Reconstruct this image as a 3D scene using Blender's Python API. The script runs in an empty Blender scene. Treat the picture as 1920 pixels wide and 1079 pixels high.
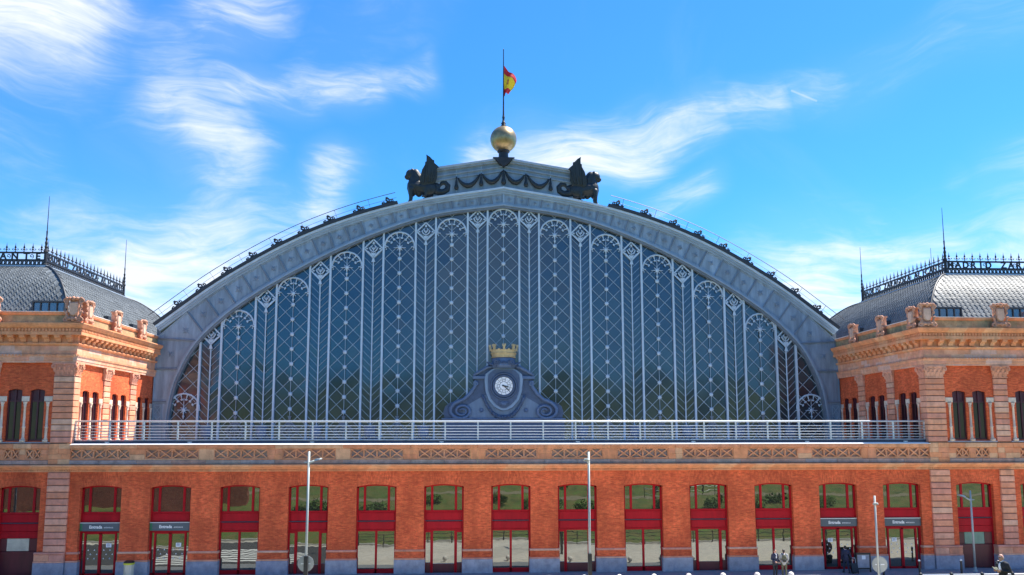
import bpy, bmesh, math, random
import numpy as np
from mathutils import Matrix, Vector, Euler
random.seed(7)
R = math.radians
sc = bpy.context.scene
col = sc.collection

# ---------------------------------------------------------------- camera
cam = bpy.data.cameras.new('camera')
cam_o = bpy.data.objects.new('camera', cam)
col.objects.link(cam_o)
cam.sensor_width = 36.0
cam.lens = 36.0 * 1515.687 / 1920.0
cam.shift_y = 95.2 / 1920.0
cam.clip_start = 0.1
cam.clip_end = 3000
CAM = Vector((-2.6126, -55.259, 9.1452))
cam_o.matrix_world = (Matrix.Translation(CAM) @ Matrix.Rotation(-0.04873, 4, 'Z')
                      @ Matrix.Rotation(math.pi / 2 + 0.118868, 4, 'X') @ Matrix.Rotation(-0.000977, 4, 'Z'))
sc.camera = cam_o

# ---------------------------------------------------------------- light
SUN = Vector((0.50, 0.20, 1.0)).normalized()      # towards the sun: behind the hall, to the right
SUN_EL = math.asin(SUN.z)
SUN_AZ = math.atan2(SUN.x, SUN.y)
SUN_STRENGTH = 4.5
SKY_STRENGTH = 0.15
EXPOSURE = 1.5
sun = bpy.data.lights.new('sun', 'SUN')
sun.energy = SUN_STRENGTH
sun.angle = R(0.53)
sun.color = (1.0, 0.93, 0.82)
sun_o = bpy.data.objects.new('sun', sun)
col.objects.link(sun_o)
sun_o.location = SUN * 200
sun_o.rotation_euler = SUN.to_track_quat('Z', 'Y').to_euler()
vs = sc.view_settings
vs.view_transform = 'Standard'
vs.look = 'None'
vs.exposure = EXPOSURE
vs.gamma = 1.0
vs.use_curve_mapping = False

world = bpy.data.worlds.new('World')
sc.world = world
world.use_nodes = True
world.cycles.sampling_method = 'MANUAL'
world.cycles.sample_map_resolution = 512
sc.cycles.max_bounces = 5
sc.cycles.diffuse_bounces = 3
sc.cycles.glossy_bounces = 3


def build_sky():
    nt = world.node_tree
    N, L = nt.nodes, nt.links
    N.clear()
    out = N.new('ShaderNodeOutputWorld')
    bg = N.new('ShaderNodeBackground')
    bg.inputs['Strength'].default_value = SKY_STRENGTH
    L.new(bg.outputs[0], out.inputs['Surface'])
    sky = N.new('ShaderNodeTexSky')
    sky.sky_type = 'NISHITA'
    sky.sun_disc = False
    sky.sun_elevation = SUN_EL
    sky.sun_rotation = SUN_AZ
    sky.altitude = 650
    sky.air_density = 1.0
    sky.dust_density = 0.4
    sky.ozone_density = 2.5
    tc = N.new('ShaderNodeTexCoord')

    def math_n(op, a, b=None, clamp=False):
        m = N.new('ShaderNodeMath')
        m.operation = op
        m.use_clamp = clamp
        for i, x in enumerate((a, b)):
            if x is None:
                continue
            if isinstance(x, (int, float)):
                m.inputs[i].default_value = x
            else:
                L.new(x, m.inputs[i])
        return m.outputs[0]

    def vmath(op, a, b=None, scale=None):
        m = N.new('ShaderNodeVectorMath')
        m.operation = op
        for i, x in enumerate((a, b)):
            if x is None:
                continue
            if isinstance(x, (tuple, list)):
                m.inputs[i].default_value = x
            else:
                L.new(x, m.inputs[i])
        if scale is not None:
            if isinstance(scale, (int, float)):
                m.inputs['Scale'].default_value = scale
            else:
                L.new(scale, m.inputs['Scale'])
        return m.outputs['Value'] if op in ('DOT_PRODUCT', 'LENGTH') else m.outputs['Vector']

    def noise(vec, scale, detail=6, rough=0.55, dist=0.0):
        n = N.new('ShaderNodeTexNoise')
        n.inputs['Scale'].default_value = scale
        n.inputs['Detail'].default_value = detail
        n.inputs['Roughness'].default_value = rough
        n.inputs['Distortion'].default_value = dist
        L.new(vec, n.inputs['Vector'])
        return n

    sep = N.new('ShaderNodeSeparateXYZ')
    L.new(tc.outputs['Generated'], sep.inputs[0])
    az = math_n('ARCTAN2', sep.outputs['X'], sep.outputs['Y'])
    el = math_n('ARCSINE', sep.outputs['Z'])
    cmb = N.new('ShaderNodeCombineXYZ')
    L.new(az, cmb.inputs['X'])
    L.new(el, cmb.inputs['Y'])
    P0 = cmb.outputs[0]
    # wind-blown distortion of the cloud outlines
    w1 = noise(P0, 4.0, 2.5, 0.5)
    d1 = vmath('SUBTRACT', w1.outputs['Color'], (0.5, 0.5, 0.5))
    d1 = vmath('SCALE', d1, scale=0.15)
    P = vmath('ADD', P0, d1)

    f_, yaw, pit, cy = 1515.687, 0.04873, 0.118868, 95.2

    def azel(u, v):
        x = (u - 960) / f_
        z = -(v - 539.5 - cy) / f_
        c, s = math.cos(pit), math.sin(pit)
        yy, zz = c - s * z, s + c * z
        c, s = math.cos(yaw), math.sin(yaw)
        X, Y = c * x + s * yy, -s * x + c * yy
        n = math.sqrt(X * X + Y * Y + zz * zz)
        return math.atan2(X, Y), math.asin(zz / n)

    def capsule(a, b, r, strength, src=None):
        A = azel(*a)
        B = azel(*b)
        AB = (B[0] - A[0], B[1] - A[1])
        l2 = AB[0] ** 2 + AB[1] ** 2 + 1e-9
        pa = vmath('SUBTRACT', src or P, (A[0], A[1], 0))
        t = math_n('DIVIDE', vmath('DOT_PRODUCT', pa, (AB[0], AB[1], 0)), l2, clamp=False)
        t = math_n('MINIMUM', math_n('MAXIMUM', t, 0.0), 1.0)
        q = vmath('SCALE', (AB[0], AB[1], 0), scale=t)
        d = vmath('LENGTH', vmath('MULTIPLY', vmath('SUBTRACT', pa, q), (1, 1, 0)))
        m = N.new('ShaderNodeMapRange')
        m.interpolation_type = 'SMOOTHERSTEP'
        m.inputs['From Min'].default_value = r / f_
        m.inputs['From Max'].default_value = 0.0
        m.inputs['To Max'].default_value = strength
        L.new(d, m.inputs['Value'])
        return m.outputs[0]

    caps = [((-60, 10), (110, 30), 241, 0.95), ((490, -30), (400, 40), 145, 0.71), ((400, 40), (300, 110), 135, 0.57),
            ((300, 100), (330, 210), 145, 0.57), ((320, 210), (400, 320), 145, 0.76), ((330, 250), (420, 345), 106, 0.57),
            ((380, 190), (560, 165), 96, 0.71), ((540, 165), (680, 158), 77, 0.76), ((660, 160), (810, 118), 57, 0.57),
            ((420, 340), (360, 430), 135, 0.47), ((100, 540), (420, 520), 251, 0.95), ((300, 500), (560, 470), 173, 0.76),
            ((620, 330), (600, 400), 106, 0.81), ((600, 400), (540, 460), 116, 0.66), ((50, 320), (0, 310), 155, 0.28),
            ((930, 300), (1180, 275), 125, 0.95), ((1120, 285), (1300, 230), 96, 0.85), ((1280, 235), (1450, 185), 77, 0.71),
            ((1420, 190), (1600, 130), 77, 0.43), ((1580, 140), (1910, 40), 106, 0.27),
            ((1240, 395), (1290, 385), 77, 0.57), ((1500, 560), (1930, 530), 232, 0.95),
            ((1560, 490), (1780, 470), 96, 0.90), ((1870, 390), (1930, 350), 116, 0.47), ((1800, 480), (1930, 430), 116, 0.47),
            ((200, 300), (300, 340), 116, 0.19), ((560, 130), (760, 10), 155, 0.19), ((1800, 350), (1850, 370), 57, 0.28)]
    tot = None
    for c in caps:
        m = capsule(*c)
        tot = m if tot is None else math_n('MAXIMUM', tot, m)
    # feathery cirrus: the masks only say where cloud may be, two sizes of fibre break it up
    mp = N.new('ShaderNodeMapping')
    mp.inputs['Rotation'].default_value = (0, 0, R(-27))
    mp.inputs['Scale'].default_value = (1.0, 2.6, 1.0)
    L.new(P, mp.inputs['Vector'])
    coarse = noise(mp.outputs[0], 6.5, 5, 0.55, 0.5).outputs['Fac']
    mp2 = N.new('ShaderNodeMapping')
    mp2.inputs['Rotation'].default_value = (0, 0, R(-38))
    mp2.inputs['Scale'].default_value = (1.0, 5.5, 1.0)
    L.new(P, mp2.inputs['Vector'])
    fine = noise(mp2.outputs[0], 14.0, 8, 0.62, 0.6).outputs['Fac']
    # thin streaks over the whole sky, in every direction
    gen = noise(tc.outputs['Generated'], 2.6, 9, 0.6, 0.6).outputs['Fac']
    genc = N.new('ShaderNodeMapRange')
    genc.interpolation_type = 'SMOOTHSTEP'
    genc.inputs['From Min'].default_value = 0.50
    genc.inputs['From Max'].default_value = 0.74
    L.new(gen, genc.inputs['Value'])
    # broken cloud cover outside the frame, raised there for more ambient light
    side = N.new('ShaderNodeMapRange')
    side.interpolation_type = 'SMOOTHSTEP'
    side.inputs['From Min'].default_value = 0.62
    side.inputs['From Max'].default_value = 0.95
    L.new(math_n('ABSOLUTE', az), side.inputs['Value'])
    up = N.new('ShaderNodeMapRange')
    up.interpolation_type = 'SMOOTHSTEP'
    up.inputs['From Min'].default_value = 0.52
    up.inputs['From Max'].default_value = 0.8
    L.new(el, up.inputs['Value'])
    outside = math_n('MAXIMUM', side.outputs[0], up.outputs[0])
    g_amt = math_n('ADD', math_n('MULTIPLY', outside, 0.8), 0.06)
    general = math_n('MULTIPLY', genc.outputs[0], g_amt)
    dens = math_n('ADD', math_n('MULTIPLY', tot, 0.80), math_n('MULTIPLY', math_n('SUBTRACT', coarse, 0.5), 1.9))
    dens = math_n('ADD', dens, math_n('MULTIPLY', math_n('SUBTRACT', fine, 0.5), 1.3))
    soft = N.new('ShaderNodeMapRange')
    soft.interpolation_type = 'SMOOTHSTEP'
    soft.inputs['From Min'].default_value = 0.05
    soft.inputs['From Max'].default_value = 1.60
    L.new(dens, soft.inputs['Value'])
    gate = N.new('ShaderNodeMapRange')
    gate.inputs['From Max'].default_value = 0.8
    L.new(tot, gate.inputs['Value'])
    cloud = math_n('MULTIPLY', soft.outputs[0], gate.outputs[0])
    cloud = math_n('ADD', cloud, math_n('MULTIPLY', tot, 0.13))
    cloud = math_n('ADD', cloud, general)
    trail = capsule((1485, 171), (1531, 190), 3, 0.22, P0)
    cloud = math_n('ADD', cloud, trail)
    cloud = math_n('MINIMUM', cloud, 0.84)
    tint = N.new('ShaderNodeMix')
    tint.data_type = 'RGBA'
    tint.blend_type = 'MULTIPLY'
    tint.inputs[0].default_value = 1.0
    L.new(sky.outputs[0], tint.inputs[6])
    tint.inputs[7].default_value = SKY_TINT
    mix = N.new('ShaderNodeMix')
    mix.data_type = 'RGBA'
    L.new(cloud, mix.inputs[0])
    L.new(tint.outputs[2], mix.inputs[6])
    mix.inputs[7].default_value = CLOUD_COL
    L.new(mix.outputs[2], bg.inputs['Color'])


SKY_TINT = (0.145, 0.415, 0.66, 1)
CLOUD_COL = (2.7, 2.75, 2.8, 1)
build_sky()

# ---------------------------------------------------------------- materials
MATS = {}


def nodes_of(name):
    m = bpy.data.materials.new(name)
    m.use_nodes = True
    nt = m.node_tree
    b = nt.nodes['Principled BSDF']
    MATS[name] = m
    return m, nt, b


def mat(name, c, rough=0.6, metal=0.0, var=0.15, scale=2.0, bump=0.0, bscale=30.0, orand=0.0, spec=0.5, streak=False, coat=0.0):
    m, nt, b = nodes_of(name)
    N, L = nt.nodes, nt.links
    geo = N.new('ShaderNodeNewGeometry')
    n = N.new('ShaderNodeTexNoise')
    n.inputs['Scale'].default_value = scale
    n.inputs['Detail'].default_value = 8
    n.inputs['Roughness'].default_value = 0.65
    src = geo.outputs['Position']
    if streak:
        mp = N.new('ShaderNodeMapping')
        mp.inputs['Scale'].default_value = (1, 1, 0.18)
        L.new(src, mp.inputs['Vector'])
        src = mp.outputs[0]
    L.new(src, n.inputs['Vector'])
    r = N.new('ShaderNodeMapRange')
    r.inputs['From Min'].default_value = 0.3
    r.inputs['From Max'].default_value = 0.7
    r.inputs['To Min'].default_value = 1 - var
    r.inputs['To Max'].default_value = 1 + var
    L.new(n.outputs['Fac'], r.inputs['Value'])
    val = r.outputs[0]
    if orand:
        oi = N.new('ShaderNodeObjectInfo')
        r2 = N.new('ShaderNodeMapRange')
        r2.inputs['To Min'].default_value = 1 - orand
        r2.inputs['To Max'].default_value = 1 + orand
        L.new(oi.outputs['Random'], r2.inputs['Value'])
        mu = N.new('ShaderNodeMath')
        mu.operation = 'MULTIPLY'
        L.new(val, mu.inputs[0])
        L.new(r2.outputs[0], mu.inputs[1])
        val = mu.outputs[0]
    vm = N.new('ShaderNodeVectorMath')
    vm.operation = 'SCALE'
    vm.inputs[0].default_value = c
    L.new(val, vm.inputs['Scale'])
    L.new(vm.outputs[0], b.inputs['Base Color'])
    b.inputs['Roughness'].default_value = rough
    b.inputs['Metallic'].default_value = metal
    b.inputs['Specular IOR Level'].default_value = spec
    b.inputs['Coat Weight'].default_value = coat
    if bump:
        n2 = N.new('ShaderNodeTexNoise')
        n2.inputs['Scale'].default_value = bscale
        n2.inputs['Detail'].default_value = 5
        L.new(geo.outputs['Position'], n2.inputs['Vector'])
        bp = N.new('ShaderNodeBump')
        bp.inputs['Strength'].default_value = bump
        bp.inputs['Distance'].default_value = 0.02
        L.new(n2.outputs['Fac'], bp.inputs['Height'])
        L.new(bp.outputs[0], b.inputs['Normal'])
    return m


def brick_mat(name, c1, c2, mortar, soldier=False, bw=0.25, bh=0.07):
    m, nt, b = nodes_of(name)
    N, L = nt.nodes, nt.links
    geo = N.new('ShaderNodeNewGeometry')
    sp = N.new('ShaderNodeSeparateXYZ')
    L.new(geo.outputs['Position'], sp.inputs[0])
    ad = N.new('ShaderNodeMath')
    ad.operation = 'ADD'
    L.new(sp.outputs['X'], ad.inputs[0])
    L.new(sp.outputs['Y'], ad.inputs[1])
    cb = N.new('ShaderNodeCombineXYZ')
    if soldier:
        L.new(sp.outputs['Z'], cb.inputs['X'])
        L.new(ad.outputs[0], cb.inputs['Y'])
    else:
        L.new(ad.outputs[0], cb.inputs['X'])
        L.new(sp.outputs['Z'], cb.inputs['Y'])
    br = N.new('ShaderNodeTexBrick')
    br.inputs['Scale'].default_value = 1.0
    br.inputs['Brick Width'].default_value = bw
    br.inputs['Row Height'].default_value = bh
    br.inputs['Mortar Size'].default_value = 0.005
    br.inputs['Mortar Smooth'].default_value = 0.3
    br.inputs['Bias'].default_value = -0.1
    br.inputs['Color1'].default_value = (*c1, 1)
    br.inputs['Color2'].default_value = (*c2, 1)
    br.inputs['Mortar'].default_value = (*mortar, 1)
    L.new(cb.outputs[0], br.inputs['Vector'])
    mp = N.new('ShaderNodeMapping')
    mp.inputs['Scale'].default_value = (1.0, 1.0, 1.9)
    L.new(geo.outputs['Position'], mp.inputs['Vector'])
    n = N.new('ShaderNodeTexNoise')
    n.inputs['Scale'].default_value = 3.4
    n.inputs['Detail'].default_value = 9
    n.inputs['Roughness'].default_value = 0.7
    L.new(mp.outputs[0], n.inputs['Vector'])
    r = N.new('ShaderNodeMapRange')
    r.inputs['From Min'].default_value = 0.3
    r.inputs['From Max'].default_value = 0.7
    r.inputs['To Min'].default_value = 0.66
    r.inputs['To Max'].default_value = 1.32
    L.new(n.outputs['Fac'], r.inputs['Value'])
    vm = N.new('ShaderNodeVectorMath')
    vm.operation = 'SCALE'
    L.new(br.outputs['Color'], vm.inputs[0])
    L.new(r.outputs[0], vm.inputs['Scale'])
    nb = N.new('ShaderNodeTexNoise')
    nb.inputs['Scale'].default_value = 0.42
    nb.inputs['Detail'].default_value = 3
    L.new(geo.outputs['Position'], nb.inputs['Vector'])
    rb = N.new('ShaderNodeMapRange')
    rb.inputs['From Min'].default_value = 0.35
    rb.inputs['From Max'].default_value = 0.65
    rb.inputs['To Min'].default_value = 0.80
    rb.inputs['To Max'].default_value = 1.16
    L.new(nb.outputs['Fac'], rb.inputs['Value'])
    vb = N.new('ShaderNodeVectorMath')
    vb.operation = 'SCALE'
    L.new(vm.outputs[0], vb.inputs[0])
    L.new(rb.outputs[0], vb.inputs['Scale'])
    vm = vb
    # soot and rain streaks
    mps = N.new('ShaderNodeMapping')
    mps.inputs['Scale'].default_value = (1.0, 1.0, 0.22)
    L.new(geo.outputs['Position'], mps.inputs['Vector'])
    ns = N.new('ShaderNodeTexNoise')
    ns.inputs['Scale'].default_value = 1.1
    ns.inputs['Detail'].default_value = 7
    ns.inputs['Roughness'].default_value = 0.6
    L.new(mps.outputs[0], ns.inputs['Vector'])
    rs = N.new('ShaderNodeMapRange')
    rs.inputs['From Min'].default_value = 0.48
    rs.inputs['From Max'].default_value = 0.72
    rs.inputs['To Max'].default_value = 0.55
    L.new(ns.outputs['Fac'], rs.inputs['Value'])
    mxs = N.new('ShaderNodeMix')
    mxs.data_type = 'RGBA'
    L.new(rs.outputs[0], mxs.inputs[0])
    L.new(vm.outputs[0], mxs.inputs[6])
    mxs.inputs[7].default_value = (c2[0] * 0.66, c2[1] * 0.80, c2[2] * 0.9, 1)
    L.new(mxs.outputs[2], b.inputs['Base Color'])
    b.inputs['Roughness'].default_value = 0.85
    b.inputs['Specular IOR Level'].default_value = 0.25
    bp = N.new('ShaderNodeBump')
    bp.invert = True
    bp.inputs['Strength'].default_value = 0.35
    bp.inputs['Distance'].default_value = 0.01
    L.new(br.outputs['Fac'], bp.inputs['Height'])
    L.new(bp.outputs[0], b.inputs['Normal'])
    return m


def stone_mat(name, cols, bw=0.0, bh=0.0, bump=0.25, dark=0.0):
    """ashlar: colour differs from block to block (by object, or by a coursed pattern on long runs)"""
    m, nt, b = nodes_of(name)
    N, L = nt.nodes, nt.links
    geo = N.new('ShaderNodeNewGeometry')
    ramp = N.new('ShaderNodeValToRGB')
    ramp.color_ramp.interpolation = 'CONSTANT'
    els = ramp.color_ramp.elements
    while len(els) < len(cols):
        els.new(0.5)
    for i, c in enumerate(cols):
        els[i].position = i / len(cols)
        els[i].color = (*c, 1)
    if bw:
        sp = N.new('ShaderNodeSeparateXYZ')
        L.new(geo.outputs['Position'], sp.inputs[0])
        ad = N.new('ShaderNodeMath')
        ad.operation = 'ADD'
        L.new(sp.outputs['X'], ad.inputs[0])
        L.new(sp.outputs['Y'], ad.inputs[1])
        cb = N.new('ShaderNodeCombineXYZ')
        L.new(ad.outputs[0], cb.inputs['X'])
        L.new(sp.outputs['Z'], cb.inputs['Y'])
        br = N.new('ShaderNodeTexBrick')
        br.inputs['Scale'].default_value = 1.0
        br.inputs['Brick Width'].default_value = bw
        br.inputs['Row Height'].default_value = bh
        br.inputs['Mortar Size'].default_value = 0.006
        br.inputs['Color1'].default_value = (0, 0, 0, 1)
        br.inputs['Color2'].default_value = (1, 1, 1, 1)
        br.inputs['Mortar'].default_value = (0.3, 0.3, 0.3, 1)
        L.new(cb.outputs[0], br.inputs['Vector'])
        L.new(br.outputs['Color'], ramp.inputs[0])
    else:
        oi = N.new('ShaderNodeObjectInfo')
        L.new(oi.outputs['Random'], ramp.inputs[0])
    n = N.new('ShaderNodeTexNoise')
    n.inputs['Scale'].default_value = 2.2
    n.inputs['Detail'].default_value = 9
    n.inputs['Roughness'].default_value = 0.68
    L.new(geo.outputs['Position'], n.inputs['Vector'])
    r = N.new('ShaderNodeMapRange')
    r.inputs['From Min'].default_value = 0.3
    r.inputs['From Max'].default_value = 0.7
    r.inputs['To Min'].default_value = 0.76 - dark
    r.inputs['To Max'].default_value = 1.18
    L.new(n.outputs['Fac'], r.inputs['Value'])
    vm = N.new('ShaderNodeVectorMath')
    vm.operation = 'SCALE'
    L.new(ramp.outputs[0], vm.inputs[0])
    L.new(r.outputs[0], vm.inputs['Scale'])
    mps = N.new('ShaderNodeMapping')
    mps.inputs['Scale'].default_value = (1.0, 1.0, 0.3)
    L.new(geo.outputs['Position'], mps.inputs['Vector'])
    ns = N.new('ShaderNodeTexNoise')
    ns.inputs['Scale'].default_value = 2.4
    ns.inputs['Detail'].default_value = 8
    ns.inputs['Roughness'].default_value = 0.65
    L.new(mps.outputs[0], ns.inputs['Vector'])
    rs = N.new('ShaderNodeMapRange')
    rs.inputs['From Min'].default_value = 0.50
    rs.inputs['From Max'].default_value = 0.74
    rs.inputs['To Max'].default_value = 0.6
    L.new(ns.outputs['Fac'], rs.inputs['Value'])
    mxs = N.new('ShaderNodeMix')
    mxs.data_type = 'RGBA'
    L.new(rs.outputs[0], mxs.inputs[0])
    L.new(vm.outputs[0], mxs.inputs[6])
    c0 = cols[0]
    mxs.inputs[7].default_value = (c0[0] * 0.5, c0[1] * 0.62, c0[2] * 0.75, 1)
    L.new(mxs.outputs[2], b.inputs['Base Color'])
    b.inputs['Roughness'].default_value = 0.85
    b.inputs['Specular IOR Level'].default_value = 0.25
    n2 = N.new('ShaderNodeTexNoise')
    n2.inputs['Scale'].default_value = 18
    n2.inputs['Detail'].default_value = 6
    L.new(geo.outputs['Position'], n2.inputs['Vector'])
    bp = N.new('ShaderNodeBump')
    bp.inputs['Strength'].default_value = bump
    bp.inputs['Distance'].default_value = 0.02
    L.new(n2.outputs['Fac'], bp.inputs['Height'])
    L.new(bp.outputs[0], b.inputs['Normal'])
    return m


def glass_mat(name, c, refl, rough, rtint=(0.9, 0.95, 1.0), var=0.5, wave=0.0):
    """window glass over a dark interior: a dim body seen through it plus a mirror-like reflection"""
    m, nt, b = nodes_of(name)
    N, L = nt.nodes, nt.links
    oi = N.new('ShaderNodeObjectInfo')
    geo = N.new('ShaderNodeNewGeometry')
    n = N.new('ShaderNodeTexNoise')
    n.inputs['Scale'].default_value = 0.35
    n.inputs['Detail'].default_value = 5
    L.new(geo.outputs['Position'], n.inputs['Vector'])
    ad = N.new('ShaderNodeMath')
    ad.operation = 'ADD'
    L.new(n.outputs['Fac'], ad.inputs[0])
    mu = N.new('ShaderNodeMath')
    mu.operation = 'MULTIPLY'
    mu.inputs[1].default_value = 0.3
    L.new(oi.outputs['Random'], mu.inputs[0])
    L.new(mu.outputs[0], ad.inputs[1])
    r = N.new('ShaderNodeMapRange')
    r.inputs['From Min'].default_value = 0.35
    r.inputs['From Max'].default_value = 0.95
    r.inputs['To Min'].default_value = 1 - var
    r.inputs['To Max'].default_value = 1 + var
    L.new(ad.outputs[0], r.inputs['Value'])
    vm = N.new('ShaderNodeVectorMath')
    vm.operation = 'SCALE'
    vm.inputs[0].default_value = c
    L.new(r.outputs[0], vm.inputs['Scale'])
    L.new(vm.outputs[0], b.inputs['Base Color'])
    b.inputs['Roughness'].default_value = 0.3
    b.inputs['Specular IOR Level'].default_value = 0.3
    g = N.new('ShaderNodeBsdfGlossy')
    g.inputs['Roughness'].default_value = rough
    g.inputs['Color'].default_value = (*rtint, 1)
    mx = N.new('ShaderNodeMixShader')
    mx.inputs[0].default_value = refl
    L.new(b.outputs[0], mx.inputs[1])
    L.new(g.outputs[0], mx.inputs[2])
    if wave:
        n2 = N.new('ShaderNodeTexNoise')
        n2.inputs['Scale'].default_value = 0.9
        n2.inputs['Detail'].default_value = 2
        L.new(geo.outputs['Position'], n2.inputs['Vector'])
        bp = N.new('ShaderNodeBump')
        bp.inputs['Strength'].default_value = 1.0
        bp.inputs['Distance'].default_value = wave
        L.new(n2.outputs['Fac'], bp.inputs['Height'])
        L.new(bp.outputs[0], g.inputs['Normal'])
    L.new(mx.outputs[0], nt.nodes['Material Output'].inputs['Surface'])
    return m


brick_mat('brick', (0.75, 0.14, 0.046), (0.55, 0.074, 0.026), (0.52, 0.20, 0.11))
brick_mat('soldier_brick', (0.73, 0.135, 0.046), (0.52, 0.070, 0.025), (0.53, 0.21, 0.11), soldier=True)
brick_mat('far_brick', (0.34, 0.10, 0.06), (0.26, 0.07, 0.045), (0.3, 0.2, 0.15))
PINKS = [(0.70, 0.31, 0.19), (0.74, 0.35, 0.21), (0.68, 0.31, 0.22), (0.74, 0.37, 0.25), (0.70, 0.29, 0.17), (0.72, 0.42, 0.29), (0.66, 0.29, 0.20)]
stone_mat('stone', PINKS)
stone_mat('pale_stone', [(0.70, 0.54, 0.42), (0.66, 0.48, 0.37), (0.72, 0.58, 0.46)])
stone_mat('stone_course', [(0.72, 0.33, 0.20), (0.74, 0.37, 0.23), (0.71, 0.33, 0.22), (0.68, 0.42, 0.33), (0.72, 0.33, 0.19), (0.74, 0.41, 0.27)], 0.95, 0.36)
stone_mat('cornice_stone', [(0.75, 0.31, 0.15), (0.76, 0.33, 0.165), (0.73, 0.30, 0.15), (0.74, 0.38, 0.21), (0.75, 0.31, 0.16)], 1.3, 3.0)
stone_mat('parapet_stone', [(0.72, 0.29, 0.14), (0.75, 0.34, 0.17), (0.70, 0.28, 0.14), (0.74, 0.41, 0.23), (0.74, 0.31, 0.15), (0.72, 0.30, 0.16)])
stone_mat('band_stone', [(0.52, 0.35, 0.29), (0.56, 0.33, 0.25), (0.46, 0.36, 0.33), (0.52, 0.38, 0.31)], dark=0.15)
stone_mat('lattice_stone', [(0.74, 0.33, 0.17), (0.72, 0.31, 0.16), (0.75, 0.35, 0.19)])
stone_mat('mossy_stone', [(0.46, 0.36, 0.20), (0.52, 0.36, 0.20), (0.38, 0.33, 0.19)], 1.1, 2.0, dark=0.3)
stone_mat('granite', [(0.36, 0.36, 0.42), (0.40, 0.40, 0.44), (0.33, 0.34, 0.39)], bump=0.15, dark=0.1)
stone_mat('terracotta', [(0.60, 0.30, 0.20), (0.64, 0.34, 0.23), (0.56, 0.28, 0.19)], dark=0.25, bump=0.5)
mat('red_paint', (0.40, 0.006, 0.014), 0.5, var=0.12, spec=0.15, orand=0.08)
mat('red_panel', (0.40, 0.005, 0.014), 0.5, var=0.2, streak=True, spec=0.2)
mat('dark_red', (0.10, 0.012, 0.02), 0.4, var=0.3, streak=True)
mat('maroon', (0.06, 0.010, 0.018), 0.45, var=0.3)
mat('dark_slot', (0.03, 0.03, 0.035), 0.6)
mat('sign_grey', (0.085, 0.11, 0.13), 0.4, var=0.08)
mat('sign_green', (0.02, 0.16, 0.08), 0.4)
mat('white_paint', (0.80, 0.80, 0.78), 0.5, var=0.05)
mat('paper', (0.82, 0.84, 0.86), 0.7, var=0.03)
mat('ink', (0.02, 0.02, 0.025), 0.6)
mat('steel', (0.62, 0.66, 0.70), 0.35, 0.35, var=0.06)
mat('lamp_steel', (0.33, 0.37, 0.37), 0.5, 0.15, var=0.06)
mat('lamp_glass', (0.25, 0.28, 0.3), 0.2, 0.0)
mat('blue_channel', (0.035, 0.05, 0.09), 0.45, var=0.2)
mat('coping_white', (0.80, 0.79, 0.76), 0.55, var=0.06)
mat('terrace_floor', (0.45, 0.43, 0.40), 0.8, var=0.1)
mat('hall_paint', (0.25, 0.33, 0.42), 0.5, var=0.16, scale=1.1, bump=0.05, orand=0.07, streak=True)
mat('hall_panel', (0.205, 0.275, 0.355), 0.5, var=0.34, scale=2.2, bump=0.08, orand=0.14, streak=True)
mat('hall_dark', (0.13, 0.165, 0.21), 0.55, var=0.2, orand=0.05)
mat('mullion_paint', (0.44, 0.54, 0.64), 0.45, var=0.10, streak=True)
mat('lattice_paint', (0.30, 0.38, 0.46), 0.5, var=0.15)
mat('attic_zinc', (0.20, 0.26, 0.33), 0.5, 0.0, var=0.25, orand=0.06, streak=True)
mat('rosette_paint', (0.175, 0.235, 0.31), 0.55, var=0.2)
mat('monument_blue', (0.088, 0.14, 0.24), 0.5, var=0.22, scale=2.5, bump=0.1, streak=True)
mat('monument_mid', (0.13, 0.19, 0.275), 0.5, var=0.25, scale=2.5, streak=True)
mat('monument_pale', (0.20, 0.285, 0.39), 0.5, var=0.2, scale=2.5, streak=True)
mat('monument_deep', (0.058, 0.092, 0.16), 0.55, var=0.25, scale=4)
mat('bronze', (0.012, 0.020, 0.027), 0.5, 0.1, var=0.35, scale=3, bump=0.3, bscale=12)
mat('iron', (0.022, 0.022, 0.026), 0.5, 0.2, var=0.3)
mat('roof_edge', (0.025, 0.03, 0.038), 0.55)
mat('gold_ball', (0.32, 0.24, 0.13), 0.38, 0.75, var=0.3, scale=2.2)
mat('crown_gold', (0.52, 0.40, 0.21), 0.5, 0.05, var=0.25, scale=3)
mat('slate', (0.115, 0.13, 0.14), 0.6, spec=0.3, var=0.25, scale=1.2, orand=0.14)
mat('slate_base', (0.12, 0.14, 0.16), 0.5, var=0.2)
mat('zinc', (0.33, 0.39, 0.46), 0.5, 0.1, var=0.12)
mat('hall_roof', (0.20, 0.22, 0.24), 0.5, 0.2, var=0.2)
mat('dial_white', (0.82, 0.84, 0.86), 0.4, var=0.03)
mat('flag_red', (0.62, 0.015, 0.02), 0.7, var=0.12)
mat('flag_yellow', (0.80, 0.56, 0.02), 0.7, var=0.12)
mat('flag_arms', (0.40, 0.16, 0.03), 0.7, var=0.4, scale=9)
glass_mat('door_glass', (0.010, 0.014, 0.012), 0.215, 0.0, (0.80, 0.86, 0.82), wave=0.004)
glass_mat('upper_glass', (0.012, 0.009, 0.014), 0.05, 0.02, (0.8, 0.86, 0.9))
glass_mat('hall_glass', (0.008, 0.018, 0.027), 0.08, 0.10, (0.62, 0.82, 0.95), var=0.75)
glass_mat('roof_glass', (0.03, 0.04, 0.06), 0.10, 0.05)
stone_mat('paving', [(0.58, 0.53, 0.46), (0.54, 0.49, 0.42), (0.60, 0.55, 0.47), (0.50, 0.46, 0.40)], 2.4, 1.2)
mat('pavement_dark', (0.20, 0.21, 0.23), 0.85, var=0.15, scale=1.5)
mat('asphalt', (0.055, 0.055, 0.058), 0.9, var=0.2, scale=3, bump=0.2)
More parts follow.
